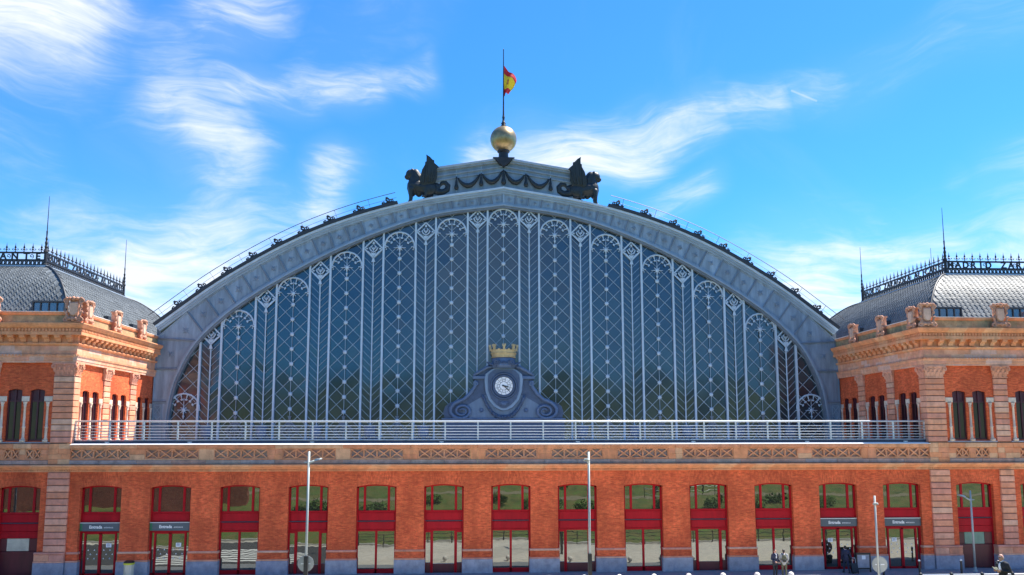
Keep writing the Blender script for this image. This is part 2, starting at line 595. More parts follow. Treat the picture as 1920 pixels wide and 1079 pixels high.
mat('grass', (0.075, 0.11, 0.018), 0.9, var=0.55, scale=0.8, bump=0.6, bscale=9)


def two_tone(name, c2, scale):
    m = MATS[name]
    N, L = m.node_tree.nodes, m.node_tree.links
    b = N['Principled BSDF']
    src = b.inputs['Base Color'].links[0].from_socket
    geo = N.new('ShaderNodeNewGeometry')
    n = N.new('ShaderNodeTexNoise')
    n.inputs['Scale'].default_value = scale
    n.inputs['Detail'].default_value = 6
    L.new(geo.outputs['Position'], n.inputs['Vector'])
    r = N.new('ShaderNodeMapRange')
    r.inputs['From Min'].default_value = 0.42
    r.inputs['From Max'].default_value = 0.6
    L.new(n.outputs['Fac'], r.inputs['Value'])
    mx = N.new('ShaderNodeMix')
    mx.data_type = 'RGBA'
    L.new(r.outputs[0], mx.inputs[0])
    L.new(src, mx.inputs[6])
    mx.inputs[7].default_value = (*c2, 1)
    L.new(mx.outputs[2], b.inputs['Base Color'])


two_tone('grass', (0.13, 0.12, 0.03), 1.3)
mat('foliage', (0.075, 0.135, 0.020), 0.8, var=0.5, scale=1.5, orand=0.3)
mat('bark', (0.09, 0.065, 0.045), 0.9, var=0.3)
mat('gravel_path', (0.20, 0.17, 0.10), 0.9, var=0.2)
mat('joint_mortar', (0.30, 0.15, 0.10), 0.95, var=0.2)
mat('kerb_stone', (0.42, 0.41, 0.39), 0.85, var=0.1)
mat('road_paint', (0.75, 0.75, 0.73), 0.7, var=0.08)
mat('sandstone_ramp', (0.55, 0.50, 0.40), 0.85, var=0.1)
mat('bollard_stone', (0.62, 0.60, 0.57), 0.75, var=0.12, scale=6)
mat('black_paint', (0.014, 0.015, 0.018), 0.45, var=0.2)
mat('skin', (0.52, 0.27, 0.19), 0.55, var=0.08)
mat('hair', (0.018, 0.013, 0.010), 0.6)
mat('navy', (0.020, 0.025, 0.055), 0.85, var=0.25, scale=9)
mat('shirt_white', (0.72, 0.73, 0.75), 0.8, var=0.06)
mat('dark_cloth', (0.022, 0.022, 0.026), 0.85, var=0.25, scale=9)
mat('olive_cloth', (0.10, 0.10, 0.06), 0.85, var=0.5, scale=14)
mat('grey_cloth', (0.34, 0.35, 0.36), 0.85, var=0.15)
mat('brown_trousers', (0.07, 0.055, 0.045), 0.85, var=0.2)
mat('shoe', (0.02, 0.017, 0.015), 0.5)
mat('maroon_cloth', (0.10, 0.02, 0.025), 0.8, var=0.2)
mat('bin_cream', (0.62, 0.58, 0.45), 0.5, var=0.08)
mat('bin_yellow', (0.62, 0.60, 0.05), 0.5)
mat('sign_back', (0.30, 0.33, 0.33), 0.45, 0.4, var=0.12)
mat('case_black', (0.012, 0.012, 0.014), 0.4)
mat('poster_pale', (0.50, 0.47, 0.36), 0.4, var=0.2)
mat('poster_green', (0.14, 0.26, 0.20), 0.25, var=0.2)

# ---------------------------------------------------------------- mesh helpers
WORLD = {}


class MB:
    def __init__(s):
        s.v = []
        s.f = []

    def add(s, vs, fs):
        o = len(s.v)
        s.v += [tuple(v) for v in vs]
        s.f += [tuple(i + o for i in f) for f in fs]
        return s

    def box(s, x0, x1, y0, y1, z0, z1):
        return s.add([(x0, y0, z0), (x1, y0, z0), (x1, y1, z0), (x0, y1, z0), (x0, y0, z1), (x1, y0, z1), (x1, y1, z1), (x0, y1, z1)],
                     [(0, 3, 2, 1), (4, 5, 6, 7), (0, 1, 5, 4), (1, 2, 6, 5), (2, 3, 7, 6), (3, 0, 4, 7)])

    def cbox(s, x0, x1, y0, y1, z0, z1, c=0.03):
        """box whose front (y0) edges are chamfered"""
        vs = [(x0, y1, z0), (x1, y1, z0), (x1, y1, z1), (x0, y1, z1),
              (x0, y0 + c, z0), (x1, y0 + c, z0), (x1, y0 + c, z1), (x0, y0 + c, z1),
              (x0 + c, y0, z0 + c), (x1 - c, y0, z0 + c), (x1 - c, y0, z1 - c), (x0 + c, y0, z1 - c)]
        return s.add(vs, [(3, 2, 1, 0), (0, 1, 5, 4), (1, 2, 6, 5), (2, 3, 7, 6), (3, 0, 4, 7),
                          (4, 5, 9, 8), (5, 6, 10, 9), (6, 7, 11, 10), (7, 4, 8, 11), (8, 9, 10, 11)])

    def prism(s, poly, a, b, axis='y'):
        n = len(poly)

        def P(p, t):
            if axis == 'y':
                return (p[0], t, p[1])
            if axis == 'x':
                return (t, p[0], p[1])
            return (p[0], p[1], t)
        vs = [P(p, a) for p in poly] + [P(p, b) for p in poly]
        fs = [tuple(range(n)), tuple(range(2 * n - 1, n - 1, -1))]
        fs += [(i, i + n, (i + 1) % n + n, (i + 1) % n) for i in range(n)]
        return s.add(vs, fs)

    def tube(s, pts, r, n=6, closed=False, cap=True, flat=1.0):
        pts = [Vector(p) for p in pts]
        m = len(pts)
        rs = r if isinstance(r, (list, tuple)) else [r] * m
        tang = []
        for i in range(m):
            if closed:
                t = pts[(i + 1) % m] - pts[i - 1]
            else:
                t = pts[min(i + 1, m - 1)] - pts[max(i - 1, 0)]
            tang.append(t.normalized() if t.length > 1e-9 else Vector((0, 0, 1)))
        ref = Vector((0, 0, 1)) if abs(tang[0].z) < 0.9 else Vector((0, 1, 0))
        u = tang[0].cross(ref).normalized()
        vs = []
        for i in range(m):
            u = (u - tang[i] * u.dot(tang[i]))
            u = u.normalized() if u.length > 1e-6 else tang[i].orthogonal().normalized()
            w = tang[i].cross(u)
            for k in range(n):
                a = 2 * math.pi * k / n
                vs.append(pts[i] + u * (math.cos(a) * rs[i]) + w * (math.sin(a) * rs[i] * flat))
        fs = []
        for i in range(m if closed else m - 1):
            j = (i + 1) % m
            for k in range(n):
                fs.append((i * n + k, i * n + (k + 1) % n, j * n + (k + 1) % n, j * n + k))
        if cap and not closed:
            fs.append(tuple(range(n - 1, -1, -1)))
            fs.append(tuple((m - 1) * n + k for k in range(n)))
        return s.add(vs, fs)

    def lathe(s, prof, n=16, c=(0, 0, 0), half=None):
        vs = []
        for (r, z) in prof:
            for k in range(n):
                a = 2 * math.pi * k / n
                vs.append((c[0] + r * math.cos(a), c[1] + r * math.sin(a), c[2] + z))
        fs = []
        for i in range(len(prof) - 1):
            for k in range(n):
                fs.append((i * n + k, i * n + (k + 1) % n, (i + 1) * n + (k + 1) % n, (i + 1) * n + k))
        fs.append(tuple(range(n - 1, -1, -1)))
        fs.append(tuple((len(prof) - 1) * n + k for k in range(n)))
        return s.add(vs, fs)

    def ell(s, c, r, n=10, m=7, rot=None):
        if isinstance(r, (int, float)):
            r = (r, r, r)
        vs = [(0, 0, -1)]
        for i in range(1, m):
            ph = -math.pi / 2 + math.pi * i / m
            for k in range(n):
                a = 2 * math.pi * k / n
                vs.append((math.cos(ph) * math.cos(a), math.cos(ph) * math.sin(a), math.sin(ph)))
        vs.append((0, 0, 1))
        out = []
        for v in vs:
            v = Vector((v[0] * r[0], v[1] * r[1], v[2] * r[2]))
            if rot is not None:
                v = rot @ v
            out.append(v + Vector(c))
        fs = []
        for k in range(n):
            fs.append((0, 1 + (k + 1) % n, 1 + k))
            for i in range(m - 2):
                a = 1 + i * n
                fs.append((a + k, a + (k + 1) % n, a + n + (k + 1) % n, a + n + k))
            fs.append((len(vs) - 1, 1 + (m - 2) * n + k, 1 + (m - 2) * n + (k + 1) % n))
        return s.add(out, fs)

    def quad(s, a, b, c, d):
        return s.add([a, b, c, d], [(0, 1, 2, 3)])

    def bar(s, a, b, w, d):
        """straight flat bar between two points in a wall plane: width w in the plane, depth d along y"""
        a = Vector(a)
        b = Vector(b)
        t = (b - a).normalized()
        nrm = Vector((-t.z, 0, t.x)) * (w / 2)
        y = Vector((0, d / 2, 0))
        vs = [a - nrm - y, a + nrm - y, a + nrm + y, a - nrm + y, b - nrm - y, b + nrm - y, b + nrm + y, b - nrm + y]
        return s.add(vs, [(0, 1, 2, 3), (7, 6, 5, 4), (0, 4, 5, 1), (1, 5, 6, 2), (2, 6, 7, 3), (3, 7, 4, 0)])

    def xf(s, M):
        s.v = [tuple(M @ Vector(v)) for v in s.v]
        return s

    def merge(s, o, M=None):
        return s.add([M @ Vector(v) for v in o.v] if M else o.v, o.f)

    def mesh(s, name, m, smooth=False, center=None):
        if center is None:
            a = np.array(s.v)
            center = (a.min(0) + a.max(0)) / 2
        me = bpy.data.meshes.new(name)
        me.from_pydata([(v[0] - center[0], v[1] - center[1], v[2] - center[2]) for v in s.v], [], s.f)
        me.materials.append(MATS[m])
        bm = bmesh.new()
        bm.from_mesh(me)
        bmesh.ops.recalc_face_normals(bm, faces=bm.faces)
        bm.to_mesh(me)
        bm.free()
        if smooth:
            me.polygons.foreach_set('use_smooth', [True] * len(me.polygons))
        me.update()
        return me, Vector(center)

    def build(s, name, m, parent=None, smooth=False, center=None, frame=None):
        """one mesh object; frame = matrix that takes the coordinates used here to the world"""
        me, c = s.mesh(name, m, smooth, center)
        M = Matrix.Translation(c)
        return inst(me, name, (frame @ M) if frame is not None else M, parent)


def inst(me, name, M, parent=None):
    o = bpy.data.objects.new(name, me)
    col.objects.link(o)
    if parent is not None:
        o.parent = parent
        o.matrix_basis = WORLD[parent.name].inverted() @ M
    else:
        o.matrix_basis = M
    WORLD[o.name] = M.copy()
    return o


def tag(o, label=None, cat=None, group=None, kind=None):
    if label:
        o['label'] = label
    if cat:
        o['category'] = cat
    if group:
        o['group'] = group
    if kind:
        o['kind'] = kind
    return o


def thing(name, label, cat, loc=(0, 0, 0), rz=0.0, group=None):
    M = Matrix.Translation(loc) @ Matrix.Rotation(rz, 4, 'Z')
    o = inst(None, name, M)
    o.empty_display_size = 0.3
    return tag(o, label, cat, group)


def text_mesh(txt, size, depth, m, bold=0.0, name='letter', key=None):
    k = (txt, size, depth, m, bold)
    if k in TEXTS:
        return TEXTS[k]
    cu = bpy.data.curves.new('t', 'FONT')
    cu.body = txt
    cu.size = size
    cu.extrude = depth / 2
    cu.offset = bold
    cu.align_x = 'CENTER'
    cu.resolution_u = 3
    o = bpy.data.objects.new('t', cu)
    col.objects.link(o)
    dg = bpy.context.evaluated_depsgraph_get()
    dg.update()
    me = bpy.data.meshes.new_from_object(o.evaluated_get(dg))
    me.name = name
    me.materials.clear()
    me.materials.append(MATS[m])
    bpy.data.objects.remove(o)
    bpy.data.curves.remove(cu)
    TEXTS[k] = me
    return me


TEXTS = {}
UPRIGHT = Matrix.Rotation(math.pi / 2, 4, 'X')      # text plane (x, y) -> wall plane (x, z), facing -y


def remesh(mb, voxel, smooth_it=2):
    """melt overlapping closed shapes into one continuous surface"""
    me = bpy.data.meshes.new('tmp')
    me.from_pydata(mb.v, [], mb.f)
    bm = bmesh.new()
    bm.from_mesh(me)
    bmesh.ops.recalc_face_normals(bm, faces=bm.faces)
    bm.to_mesh(me)
    bm.free()
    o = bpy.data.objects.new('tmp', me)
    col.objects.link(o)
    md = o.modifiers.new('r', 'REMESH')
    md.mode = 'VOXEL'
    md.voxel_size = voxel
    md.use_smooth_shade = True
    if smooth_it:
        s = o.modifiers.new('s', 'SMOOTH')
        s.factor = 0.5
        s.iterations = smooth_it
    dg = bpy.context.evaluated_depsgraph_get()
    dg.update()
    out = bpy.data.meshes.new_from_object(o.evaluated_get(dg))
    bpy.data.objects.remove(o)
    bpy.data.meshes.remove(me)
    return out


def catmull(pts, n=12):
    pts = [np.array(p, float) for p in pts]
    P = [2 * pts[0] - pts[1]] + pts + [2 * pts[-1] - pts[-2]]
    out = []
    for i in range(1, len(P) - 2):
        for k in range(n):
            t = k / n
            a, b, c, d = P[i - 1], P[i], P[i + 1], P[i + 2]
            out.append(0.5 * (2 * b + (c - a) * t + (2 * a - 5 * b + 4 * c - d) * t * t + (3 * b - a - 3 * c + d) * t ** 3))
    out.append(pts[-1])
    return [tuple(float(x) for x in p) for p in out]


def wall_faces(mb, arch, u0, u1, z0, z1, ops, depth):
    """wall sheet at y=0 with openings (cx, w, zb, zspring, rise); reveals go back to y=depth.
    arch = builder that receives the faces over the openings"""
    x = u0
    for (cx, w, zb, zs, rise) in sorted(ops):
        a, b = cx - w / 2, cx + w / 2
        mb.quad((x, 0, z0), (a, 0, z0), (a, 0, z1), (x, 0, z1))
        if zb > z0:
            mb.quad((a, 0, z0), (b, 0, z0), (b, 0, zb), (a, 0, zb))
            mb.quad((a, 0, zb), (b, 0, zb), (b, depth, zb), (a, depth, zb))
        mb.quad((a, 0, zb), (a, depth, zb), (a, depth, zs), (a, 0, zs))
        mb.quad((b, 0, zb), (b, 0, zs), (b, depth, zs), (b, depth, zb))
        n = 10

        def az(t):
            return zs + rise * (1 - (2 * t - 1) ** 2)
        for i in range(n):
            t0, t1 = i / n, (i + 1) / n
            xa, xb = a + w * t0, a + w * t1
            arch.quad((xa, 0, az(t0)), (xb, 0, az(t1)), (xb, 0, z1), (xa, 0, z1))
            arch.quad((xa, 0, az(t0)), (xa, depth, az(t0)), (xb, depth, az(t1)), (xb, 0, az(t1)))
        x = b
    mb.quad((x, 0, z0), (u1, 0, z0), (u1, 0, z1), (x, 0, z1))

# ================================================================ THE SETTING
def sheet(name, m, pts, z, label=None):
    mb = MB()
    mb.add([(x, y, z) for x, y in pts], [tuple(range(len(pts)))])
    return tag(mb.build(name, m), kind='structure')


# ground: flat by the station, a grassed bank rising towards the street the camera stands on, a hill behind
def bank_z(y):
    prof = [(-400, 30), (-160, 24), (-100, 17), (-62, 7.9), (-60, 7.5), (-47.5, 7.35), (-27.6, 3.12), (-24.8, 3.02), (-15, 0.12), (-14.5, 0), (600, 0)]
    for (a, za), (b, zb) in zip(prof, prof[1:]):
        if a <= y <= b:
            return za + (zb - za) * (y - a) / (b - a)
    return 0.0


gm = MB()
xs = [-600, -300, -150] + [i * 5 - 100 for i in range(41)] + [150, 300, 600]
ys = [-400, -300, -220, -160, -130, -115, -100, -90, -80, -70, -62, -60, -54, -47.5, -44, -40, -36, -32, -27.6, -26, -24.8, -22, -18.5, -15, -14.5, 0, 20, 60, 150, 300, 600]
rg = random.Random(3)
gv = []
for y in ys:
    for x in xs:
        dz = 0.0
        if y < -64:
            dz = rg.uniform(-0.8, 0.8)
        elif -46 < y < -28:
            dz = rg.uniform(-0.10, 0.10)
        gv.append((x, y, bank_z(y) + dz))
nx = len(xs)
gf = [(j * nx + i, j * nx + i + 1, (j + 1) * nx + i + 1, (j + 1) * nx + i) for j in range(len(ys) - 1) for i in range(nx - 1)]
gm.add(gv, gf)
tag(gm.build('ground', 'grass', smooth=True), kind='structure')
sheet('pavement', 'paving', [(-90, -14.4), (90, -14.4), (90, 20), (-90, 20)], 0.012)
sheet('footway_by_station', 'pavement_dark', [(-60, -3.4), (60, -3.4), (60, 0.4), (-60, 0.4)], 0.018)
rd = MB()
rd.add([(-90, -13.6, 0.020), (-13, -13.6, 0.020), (-13, -3.5, 0.020), (-90, -3.5, 0.020)], [(0, 1, 2, 3)])
tag(rd.build('road', 'asphalt'), kind='structure')
zb = tag(inst(None, 'zebra_crossing', Matrix.Translation((-21, -7, 0))), kind='structure')
for k in range(6):
    MB().box(-26.5, -15.5, -9.7 + k * 0.95, -9.2 + k * 0.95, 0.021, 0.027).build('stripe', 'road_paint', zb)
st = MB()
st.add([(-200, -59.5, 7.53), (200, -59.5, 7.53), (200, -47.8, 7.43), (-200, -47.8, 7.43)], [(0, 1, 2, 3)])
tag(st.build('street', 'asphalt'), kind='structure')
ph = MB()
ph.add([(-60, -27.5, 3.14), (60, -27.5, 3.14), (60, -24.9, 3.04), (-60, -24.9, 3.04)], [(0, 1, 2, 3)])
tag(ph.build('path', 'gravel_path'), kind='structure')
kb = MB().box(-90, 90, -14.6, -14.3, 0.0, 0.14)
tag(kb.build('kerb', 'kerb_stone'), kind='structure')

# ================================================================ ARCADE WING
XI = 29.19           # inner faces of the pavilions
YB = 13.2            # front plane of the hall
PITCH = 4.5
DOORX = [(i - 6) * PITCH for i in range(13)]
DW = 2.655
wing = thing('arcade_wing', 'low red brick wing with thirteen arched red framed doorways below the terrace', 'building', (0, 0, 0))

wb, ab = MB(), MB()
wall_faces(wb, ab, -XI, XI, 0, 6.75, [(x, DW, 0, 5.70, 0.16) for x in DOORX], 0.46)
wall = wb.build('wall', 'brick', wing)
# flat brick arches over the openings, one per doorway
sp_me = {}
for x in DOORX:
    a2, w2 = MB(), MB()
    wall_faces(w2, a2, x - DW / 2, x + DW / 2, 0, 6.75, [(x, DW, 0, 5.70, 0.16)], 0.46)
    a2.build('brick_arch', 'soldier_brick', wing)

# plinths of the piers
edges = [-XI + 0.18] + [e for x in DOORX for e in (x - DW / 2, x + DW / 2)] + [XI - 0.18]
PIERS = [(edges[i], edges[i + 1]) for i in range(0, len(edges), 2)]
for (a, b) in PIERS:
    a2 = a - 0.10 if a > -XI + 1 else a
    b2 = b + 0.10 if b < XI - 1 else b
    MB().cbox(a2, b2, -0.12, 0.44, 0.0, 0.93, 0.03).build('granite_block', 'granite', wing)
    MB().cbox(a2 + 0.01, b2 - 0.01, -0.11, 0.43, 0.932, 1.03, 0.02).build('stone_band', 'stone', wing)
    m = (a2 + b2) / 2
    MB().cbox(a2 + 0.03, b2 - 0.03, -0.09, 0.42, 1.44, 1.58, 0.05).build('stone_band', 'stone', wing)
    MB().box(a2 + 0.06, b2 - 0.06, -0.05, 0.41, 1.032, 1.438).build('brick_course', 'brick', wing)


def doorway(x, kind, parent, seed):
    rr = random.Random(seed)
    F = Matrix.Translation((x, 0, 0))
    h = DW / 2
    y0, y1 = 0.30, 0.42            # frame depth
    fr = MB()
    for s in (-1, 1):
        fr.box(min(s * h, s * (h - 0.12)), max(s * h, s * (h - 0.12)), y0, y1, 0.0, 5.95)
        c = s * 0.80
        fr.box(c - 0.075, c + 0.075, y0 + 0.01, y1, 4.12, 5.95)
    n = 8
    for i in range(n):             # curved head
        xa, xb = -h + DW * i / n, -h + DW * (i + 1) / n
        za, zb_ = 5.70 + 0.16 * (1 - (2 * i / n - 1) ** 2), 5.70 + 0.16 * (1 - (2 * (i + 1) / n - 1) ** 2)
        fr.add([(xa, y0, za - 0.10), (xb, y0, zb_ - 0.10), (xb, y0, zb_ + 0.2), (xa, y0, za + 0.2),
                (xa, y1, za - 0.10), (xb, y1, zb_ - 0.10), (xb, y1, zb_ + 0.2), (xa, y1, za + 0.2)],
               [(0, 1, 2, 3), (0, 4, 5, 1)])
    fr.box(-h + 0.12, h - 0.12, y0 - 0.03, y1, 4.0, 4.12)
    fr.box(-h + 0.12, h - 0.12, y0 - 0.02, y1, 2.76, 2.86)
    panes = [(-h + 0.12, -0.875, 4.12, 5.95), (-0.725, 0.725, 4.12, 5.95), (0.875, h - 0.12, 4.12, 5.95)]
    if kind == 'double':
        fr.box(-0.07, 0.07, y0, y1, 0.0, 2.76)
        fr.box(-h + 0.12, h - 0.12, y0, y1, 0.0, 0.30)
        panes += [(-h + 0.12, -0.07, 0.30, 2.76), (0.07, h - 0.12, 0.30, 2.76)]
    elif kind == 'triple':
        for s in (-1, 1):
            fr.box(s * 0.80 - 0.09, s * 0.80 + 0.09, y0, y1, 0.0, 2.76)
        fr.box(-h + 0.12, -0.89, y0, y1, 2.66, 2.76)
        fr.box(0.89, h - 0.12, y0, y1, 2.66, 2.76)
        panes += [(-0.71, 0.71, 0.62, 2.76), (-h + 0.12, -0.89, 0.70, 2.66), (0.89, h - 0.12, 0.70, 2.66)]
    elif kind == 'entrance':
        for s in (-1, 1):
            fr.box(s * 0.98 - 0.06, s * 0.98 + 0.06, y0, y1, 0.0, 2.76)
        fr.box(-0.09, 0.09, y0, y1, 0.0, 2.76)
        fr.box(-0.92, 0.92, y0, y1, 2.68, 2.76)
        fr.box(-h + 0.12, h - 0.12, y0, y1, 0.0, 0.16)
        panes += [(-0.92, -0.09, 0.16, 2.68), (0.09, 0.92, 0.16, 2.68), (-h + 0.12, -1.04, 0.16, 2.76), (1.04, h - 0.12, 0.16, 2.76)]
    elif kind == 'solid':
        fr.box(-h + 0.12, h - 0.12, y0, y1, 2.45, 2.76)
    nm = 'entrance_door' if kind in ('entrance', 'solid') else 'glazed_door'
    d = fr.build(nm, 'red_paint' if kind != 'solid' else 'red_panel', parent, frame=F)
    MB().cbox(-h + 0.13, h - 0.13, y0 - 0.01, y1, 3.46, 3.995, 0.02).build('panel', 'red_panel', d, frame=F)
    if kind != 'entrance':
        lp = MB().cbox(-h + 0.125, h - 0.125, y0 - 0.005, y1, 2.865, 3.38, 0.03)
        lp.build('panel', 'red_panel', d, frame=F)
        MB().box(-h + 0.12, h - 0.12, y0 + 0.03, y1, 3.385, 3.455).build('slot', 'dark_slot', d, frame=F)
        MB().box(-h + 0.06, h - 0.06, y0 - 0.05, y0 + 0.02, 3.415, 3.435).build('drip_rail', 'monument_deep', d, frame=F)
    if kind == 'triple':
        MB().cbox(-0.70, 0.70, y0 + 0.01, y1, 0.02, 0.60, 0.02).build('panel', 'dark_red', d, frame=F)
        for s in (-1, 1):
            MB().cbox(min(s * 0.895, s * (h - 0.125)), max(s * 0.895, s * (h - 0.125)), y0 + 0.01, y1, 0.02, 0.68, 0.015).build('panel', 'dark_red', d, frame=F)
    if kind == 'solid':
        MB().cbox(-h + 0.13, h - 0.13, y0 + 0.02, y1, 0.02, 1.62, 0.03).build('panel', 'dark_red', d, frame=F)
        MB().cbox(-h + 0.13, -0.78, y0 + 0.02, y1, 1.63, 2.44, 0.02).build('panel', 'dark_red', d, frame=F)
        MB().cbox(0.66, h - 0.13, y0 + 0.02, y1, 1.63, 2.44, 0.02).build('panel', 'dark_red', d, frame=F)
        MB().box(-0.76, 0.64, y0 + 0.03, y1, 1.64, 2.43).build('pane', 'poster_pale' if x < 0 else 'poster_green', d, frame=F)
    tilt = rr.uniform(-0.010, 0.012)
    for (a, b, c, e) in panes:
        ax, az = tilt + rr.uniform(-0.003, 0.003), rr.uniform(-0.012, 0.012)
        pm = MB().box(a - 0.01, b + 0.01, -0.006, 0.006, c - 0.01, e)
        cx, cz = (a + b) / 2, (c + e) / 2
        pm.xf(Matrix.Translation((cx, 0.37, cz)) @ Matrix.Rotation(ax, 4, 'X') @ Matrix.Rotation(az, 4, 'Z') @ Matrix.Translation((-cx, 0, -cz)))
        pm.build('pane', 'door_glass', d, frame=F)
    return d


KINDS = ['entrance', 'entrance', 'double', 'triple', 'double', 'triple', 'double', 'triple', 'double', 'triple', 'double', 'entrance', 'entrance']
for i, x in enumerate(DOORX):
    doorway(x, KINDS[i], wing, i)

# lower cornice (wing and both pavilions share the same line)
CORN = [(0.0, 6.74), (0.10, 6.74), (0.10, 6.79), (0.07, 6.79), (0.07, 6.90), (0.20, 6.91), (0.30, 7.0), (0.30, 7.05), (0.42, 7.06), (0.46, 7.13), (0.46, 7.19), (0.0, 7.24)]


def run(mb, prof, u0, u1):
    """moulding along x: profile of (out, z), face towards -y"""
    mb.prism([(-d, z) for d, z in prof], u0, u1, axis='x')


def lower_cornice(parent, u0, u1):
    n = max(1, round((u1 - u0) / 4.5))
    for i in range(n):
        a, b = u0 + (u1 - u0) * i / n, u0 + (u1 - u0) * (i + 1) / n
        mb = MB()
        run(mb, CORN, a + 0.004, b - 0.004)
        mb.build('cornice', 'cornice_stone', parent)
    de = MB()
    k = int((u1 - u0) / 0.145)
    for i in range(k):
        a = u0 + (i + 0.25) * (u1 - u0) / k
        de.box(a, a + 0.075, -0.125, -0.02, 6.795, 6.895)
    tag(de.build('dentils', 'cornice_stone', parent), kind='stuff')


lower_cornice(wing, -XI, XI)

# parapet with pierced X panels
cross_cache = {}


def cross_mesh(w, h):
    k = (round(w, 3), round(h, 3))
    if k not in cross_cache:
        mb = MB()
        t = 0.075
        d = 0.13
        mb.box(-w / 2, w / 2, 0, d, -h / 2, -h / 2 + 0.05)
        mb.box(-w / 2, w / 2, 0, d, h / 2 - 0.05, h / 2)
        mb.box(-w / 2, -w / 2 + 0.045, 0.002, d, -h / 2 + 0.05, h / 2 - 0.05)
        mb.box(w / 2 - 0.045, w / 2, 0.002, d, -h / 2 + 0.05, h / 2 - 0.05)
        a, b = w / 2 - 0.04, h / 2 - 0.045
        for s in (-1, 1):
            mb.bar((-a, 0.07 + 0.006 * s, -s * b), (a, 0.07 + 0.006 * s, s * b), t, d * 0.9)
        cross_cache[k] = mb.mesh('cross_panel', 'lattice_stone', center=(0, 0, 0))[0]
    return cross_cache[k]


def parapet_cells(parent, a, b, n):
    w = (b - a) / n
    for i in range(n):
        inst(cross_mesh(w - 0.01, 0.66), 'cross_panel', Matrix.Translation((a + w * (i + 0.5), -0.10, 7.91)), parent)
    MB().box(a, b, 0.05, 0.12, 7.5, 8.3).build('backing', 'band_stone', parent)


def stone_post(parent, a, b, z0, z1, y=-0.12, rows=2, cols=1, seed=0):
    rr = random.Random(int(seed * 31 + 7))
    for r in range(rows):
        za, zb_ = z0 + (z1 - z0) * r / rows, z0 + (z1 - z0) * (r + 1) / rows
        cuts = [a, b] if cols == 1 else ([a, a + (b - a) * (0.42 + 0.2 * rr.random()), b])
        for c0, c1 in zip(cuts, cuts[1:]):
            MB().cbox(c0 + 0.004, c1 - 0.004, y, 0.12, za + 0.004, zb_ - 0.004, 0.012).build('stone_block', 'parapet_stone', parent)


bounds = [-XI] + [(i - 5.5) * PITCH for i in range(12)] + [XI]
PW = 0.98
for i in range(13):
    a = bounds[i] + (PW / 2 if i else 0.04)
    b = bounds[i + 1] - (PW / 2 if i < 12 else 0.04)
    parapet_cells(wing, a, b, 5 if i in (0, 12) else 4)
    MB().cbox(a, b, -0.13, 0.1, 7.50, 7.575, 0.01).build('sill_course', 'parapet_stone', wing)
    MB().cbox(a - PW / 2 + 0.005, (a + b) / 2 - 0.004, -0.18, 0.1, 7.245, 7.495, 0.02).build('base_stone', 'band_stone', wing)
    MB().cbox((a + b) / 2 + 0.004, b + PW / 2 - 0.005, -0.18, 0.1, 7.245, 7.495, 0.02).build('base_stone', 'band_stone', wing)
    MB().cbox(a - PW / 2 + 0.004, b + PW / 2 - 0.004, -0.17, 0.3, 8.255, 8.50, 0.03).build('coping_stone', 'parapet_stone', wing)
    if i:
        c = bounds[i]
        stone_post(wing, c - PW / 2 + 0.003, c + PW / 2 - 0.003, 7.5, 8.25, rows=1 + (i % 2), cols=1 + (i % 3 == 0), seed=i)
# terrace: sloped white flashing and floor
fl = MB()
fl.prism([(-0.20, 8.503), (-0.20, 8.53), (0.12, 8.615), (0.12, 8.503)], -XI + 0.05, XI - 0.05, axis='x')
fl.build('coping_flashing', 'coping_white', wing)
MB().box(-XI, XI, 0.12, YB + 1.2, 8.3, 8.56).build('terrace_floor', 'terrace_floor', wing)

# ================================================================ CORNER PAVILIONS
ARCHI = [(0.0, 13.95), (0.20, 13.95), (0.20, 14.10), (0.23, 14.12), (0.23, 14.30), (0.28, 14.38), (0.28, 14.50), (0.06, 14.52)]
FRIEZE = [(0.0, 14.52), (0.16, 14.53), (0.16, 15.10), (0.0, 15.10)]
BEDM = [(0.0, 15.10), (0.24, 15.11), (0.32, 15.20), (0.32, 15.27), (0.16, 15.28), (0.16, 15.78), (0.0, 15.78)]
CORO = [(0.0, 15.78), (0.58, 15.785), (0.58, 15.99), (0.52, 16.0), (0.52, 16.22), (0.60, 16.24), (0.72, 16.38), (0.78, 16.50), (0.78, 16.57), (0.0, 16.62)]
PARA = [(-0.55, 16.60), (0.22, 16.60), (0.22, 17.14), (-0.55, 17.14)]
PARC = [(-0.6, 17.14), (0.27, 17.145), (0.31, 17.25), (0.31, 17.36), (-0.6, 17.36)]
FLSH = [(-0.62, 17.362), (0.33, 17.363), (0.33, 17.40), (-0.62, 17.45)]


def pav_mold(mb, prof, S, u0, u1):
    """L-shaped moulding: along the front from x=S*u1 to the inner corner S*XI, then back to y=u0"""
    n = len(prof)
    ring = [[], [], []]
    for d, z in prof:
        ring[0].append((S * u1, -d, z))
        ring[1].append((S * (XI - d), -d, z))
        ring[2].append((S * (XI - d), u0, z))
    vs = ring[0] + ring[1] + ring[2]
    fs = [tuple(range(n)), tuple(range(2 * n, 3 * n))]
    for k in (0, 1):
        for i in range(n):
            j = (i + 1) % n
            fs.append((k * n + i, k * n + j, (k + 1) * n + j, (k + 1) * n + i))
    mb.add(vs, fs)


def spiral(cx, cz, r0, r1, turns, n=22, start=0.0, sgn=1, y=0.0):
    return [(cx + (r0 + (r1 - r0) * i / n) * math.cos(start + sgn * 2 * math.pi * turns * i / n), y,
             cz + (r0 + (r1 - r0) * i / n) * math.sin(start + sgn * 2 * math.pi * turns * i / n)) for i in range(n + 1)]


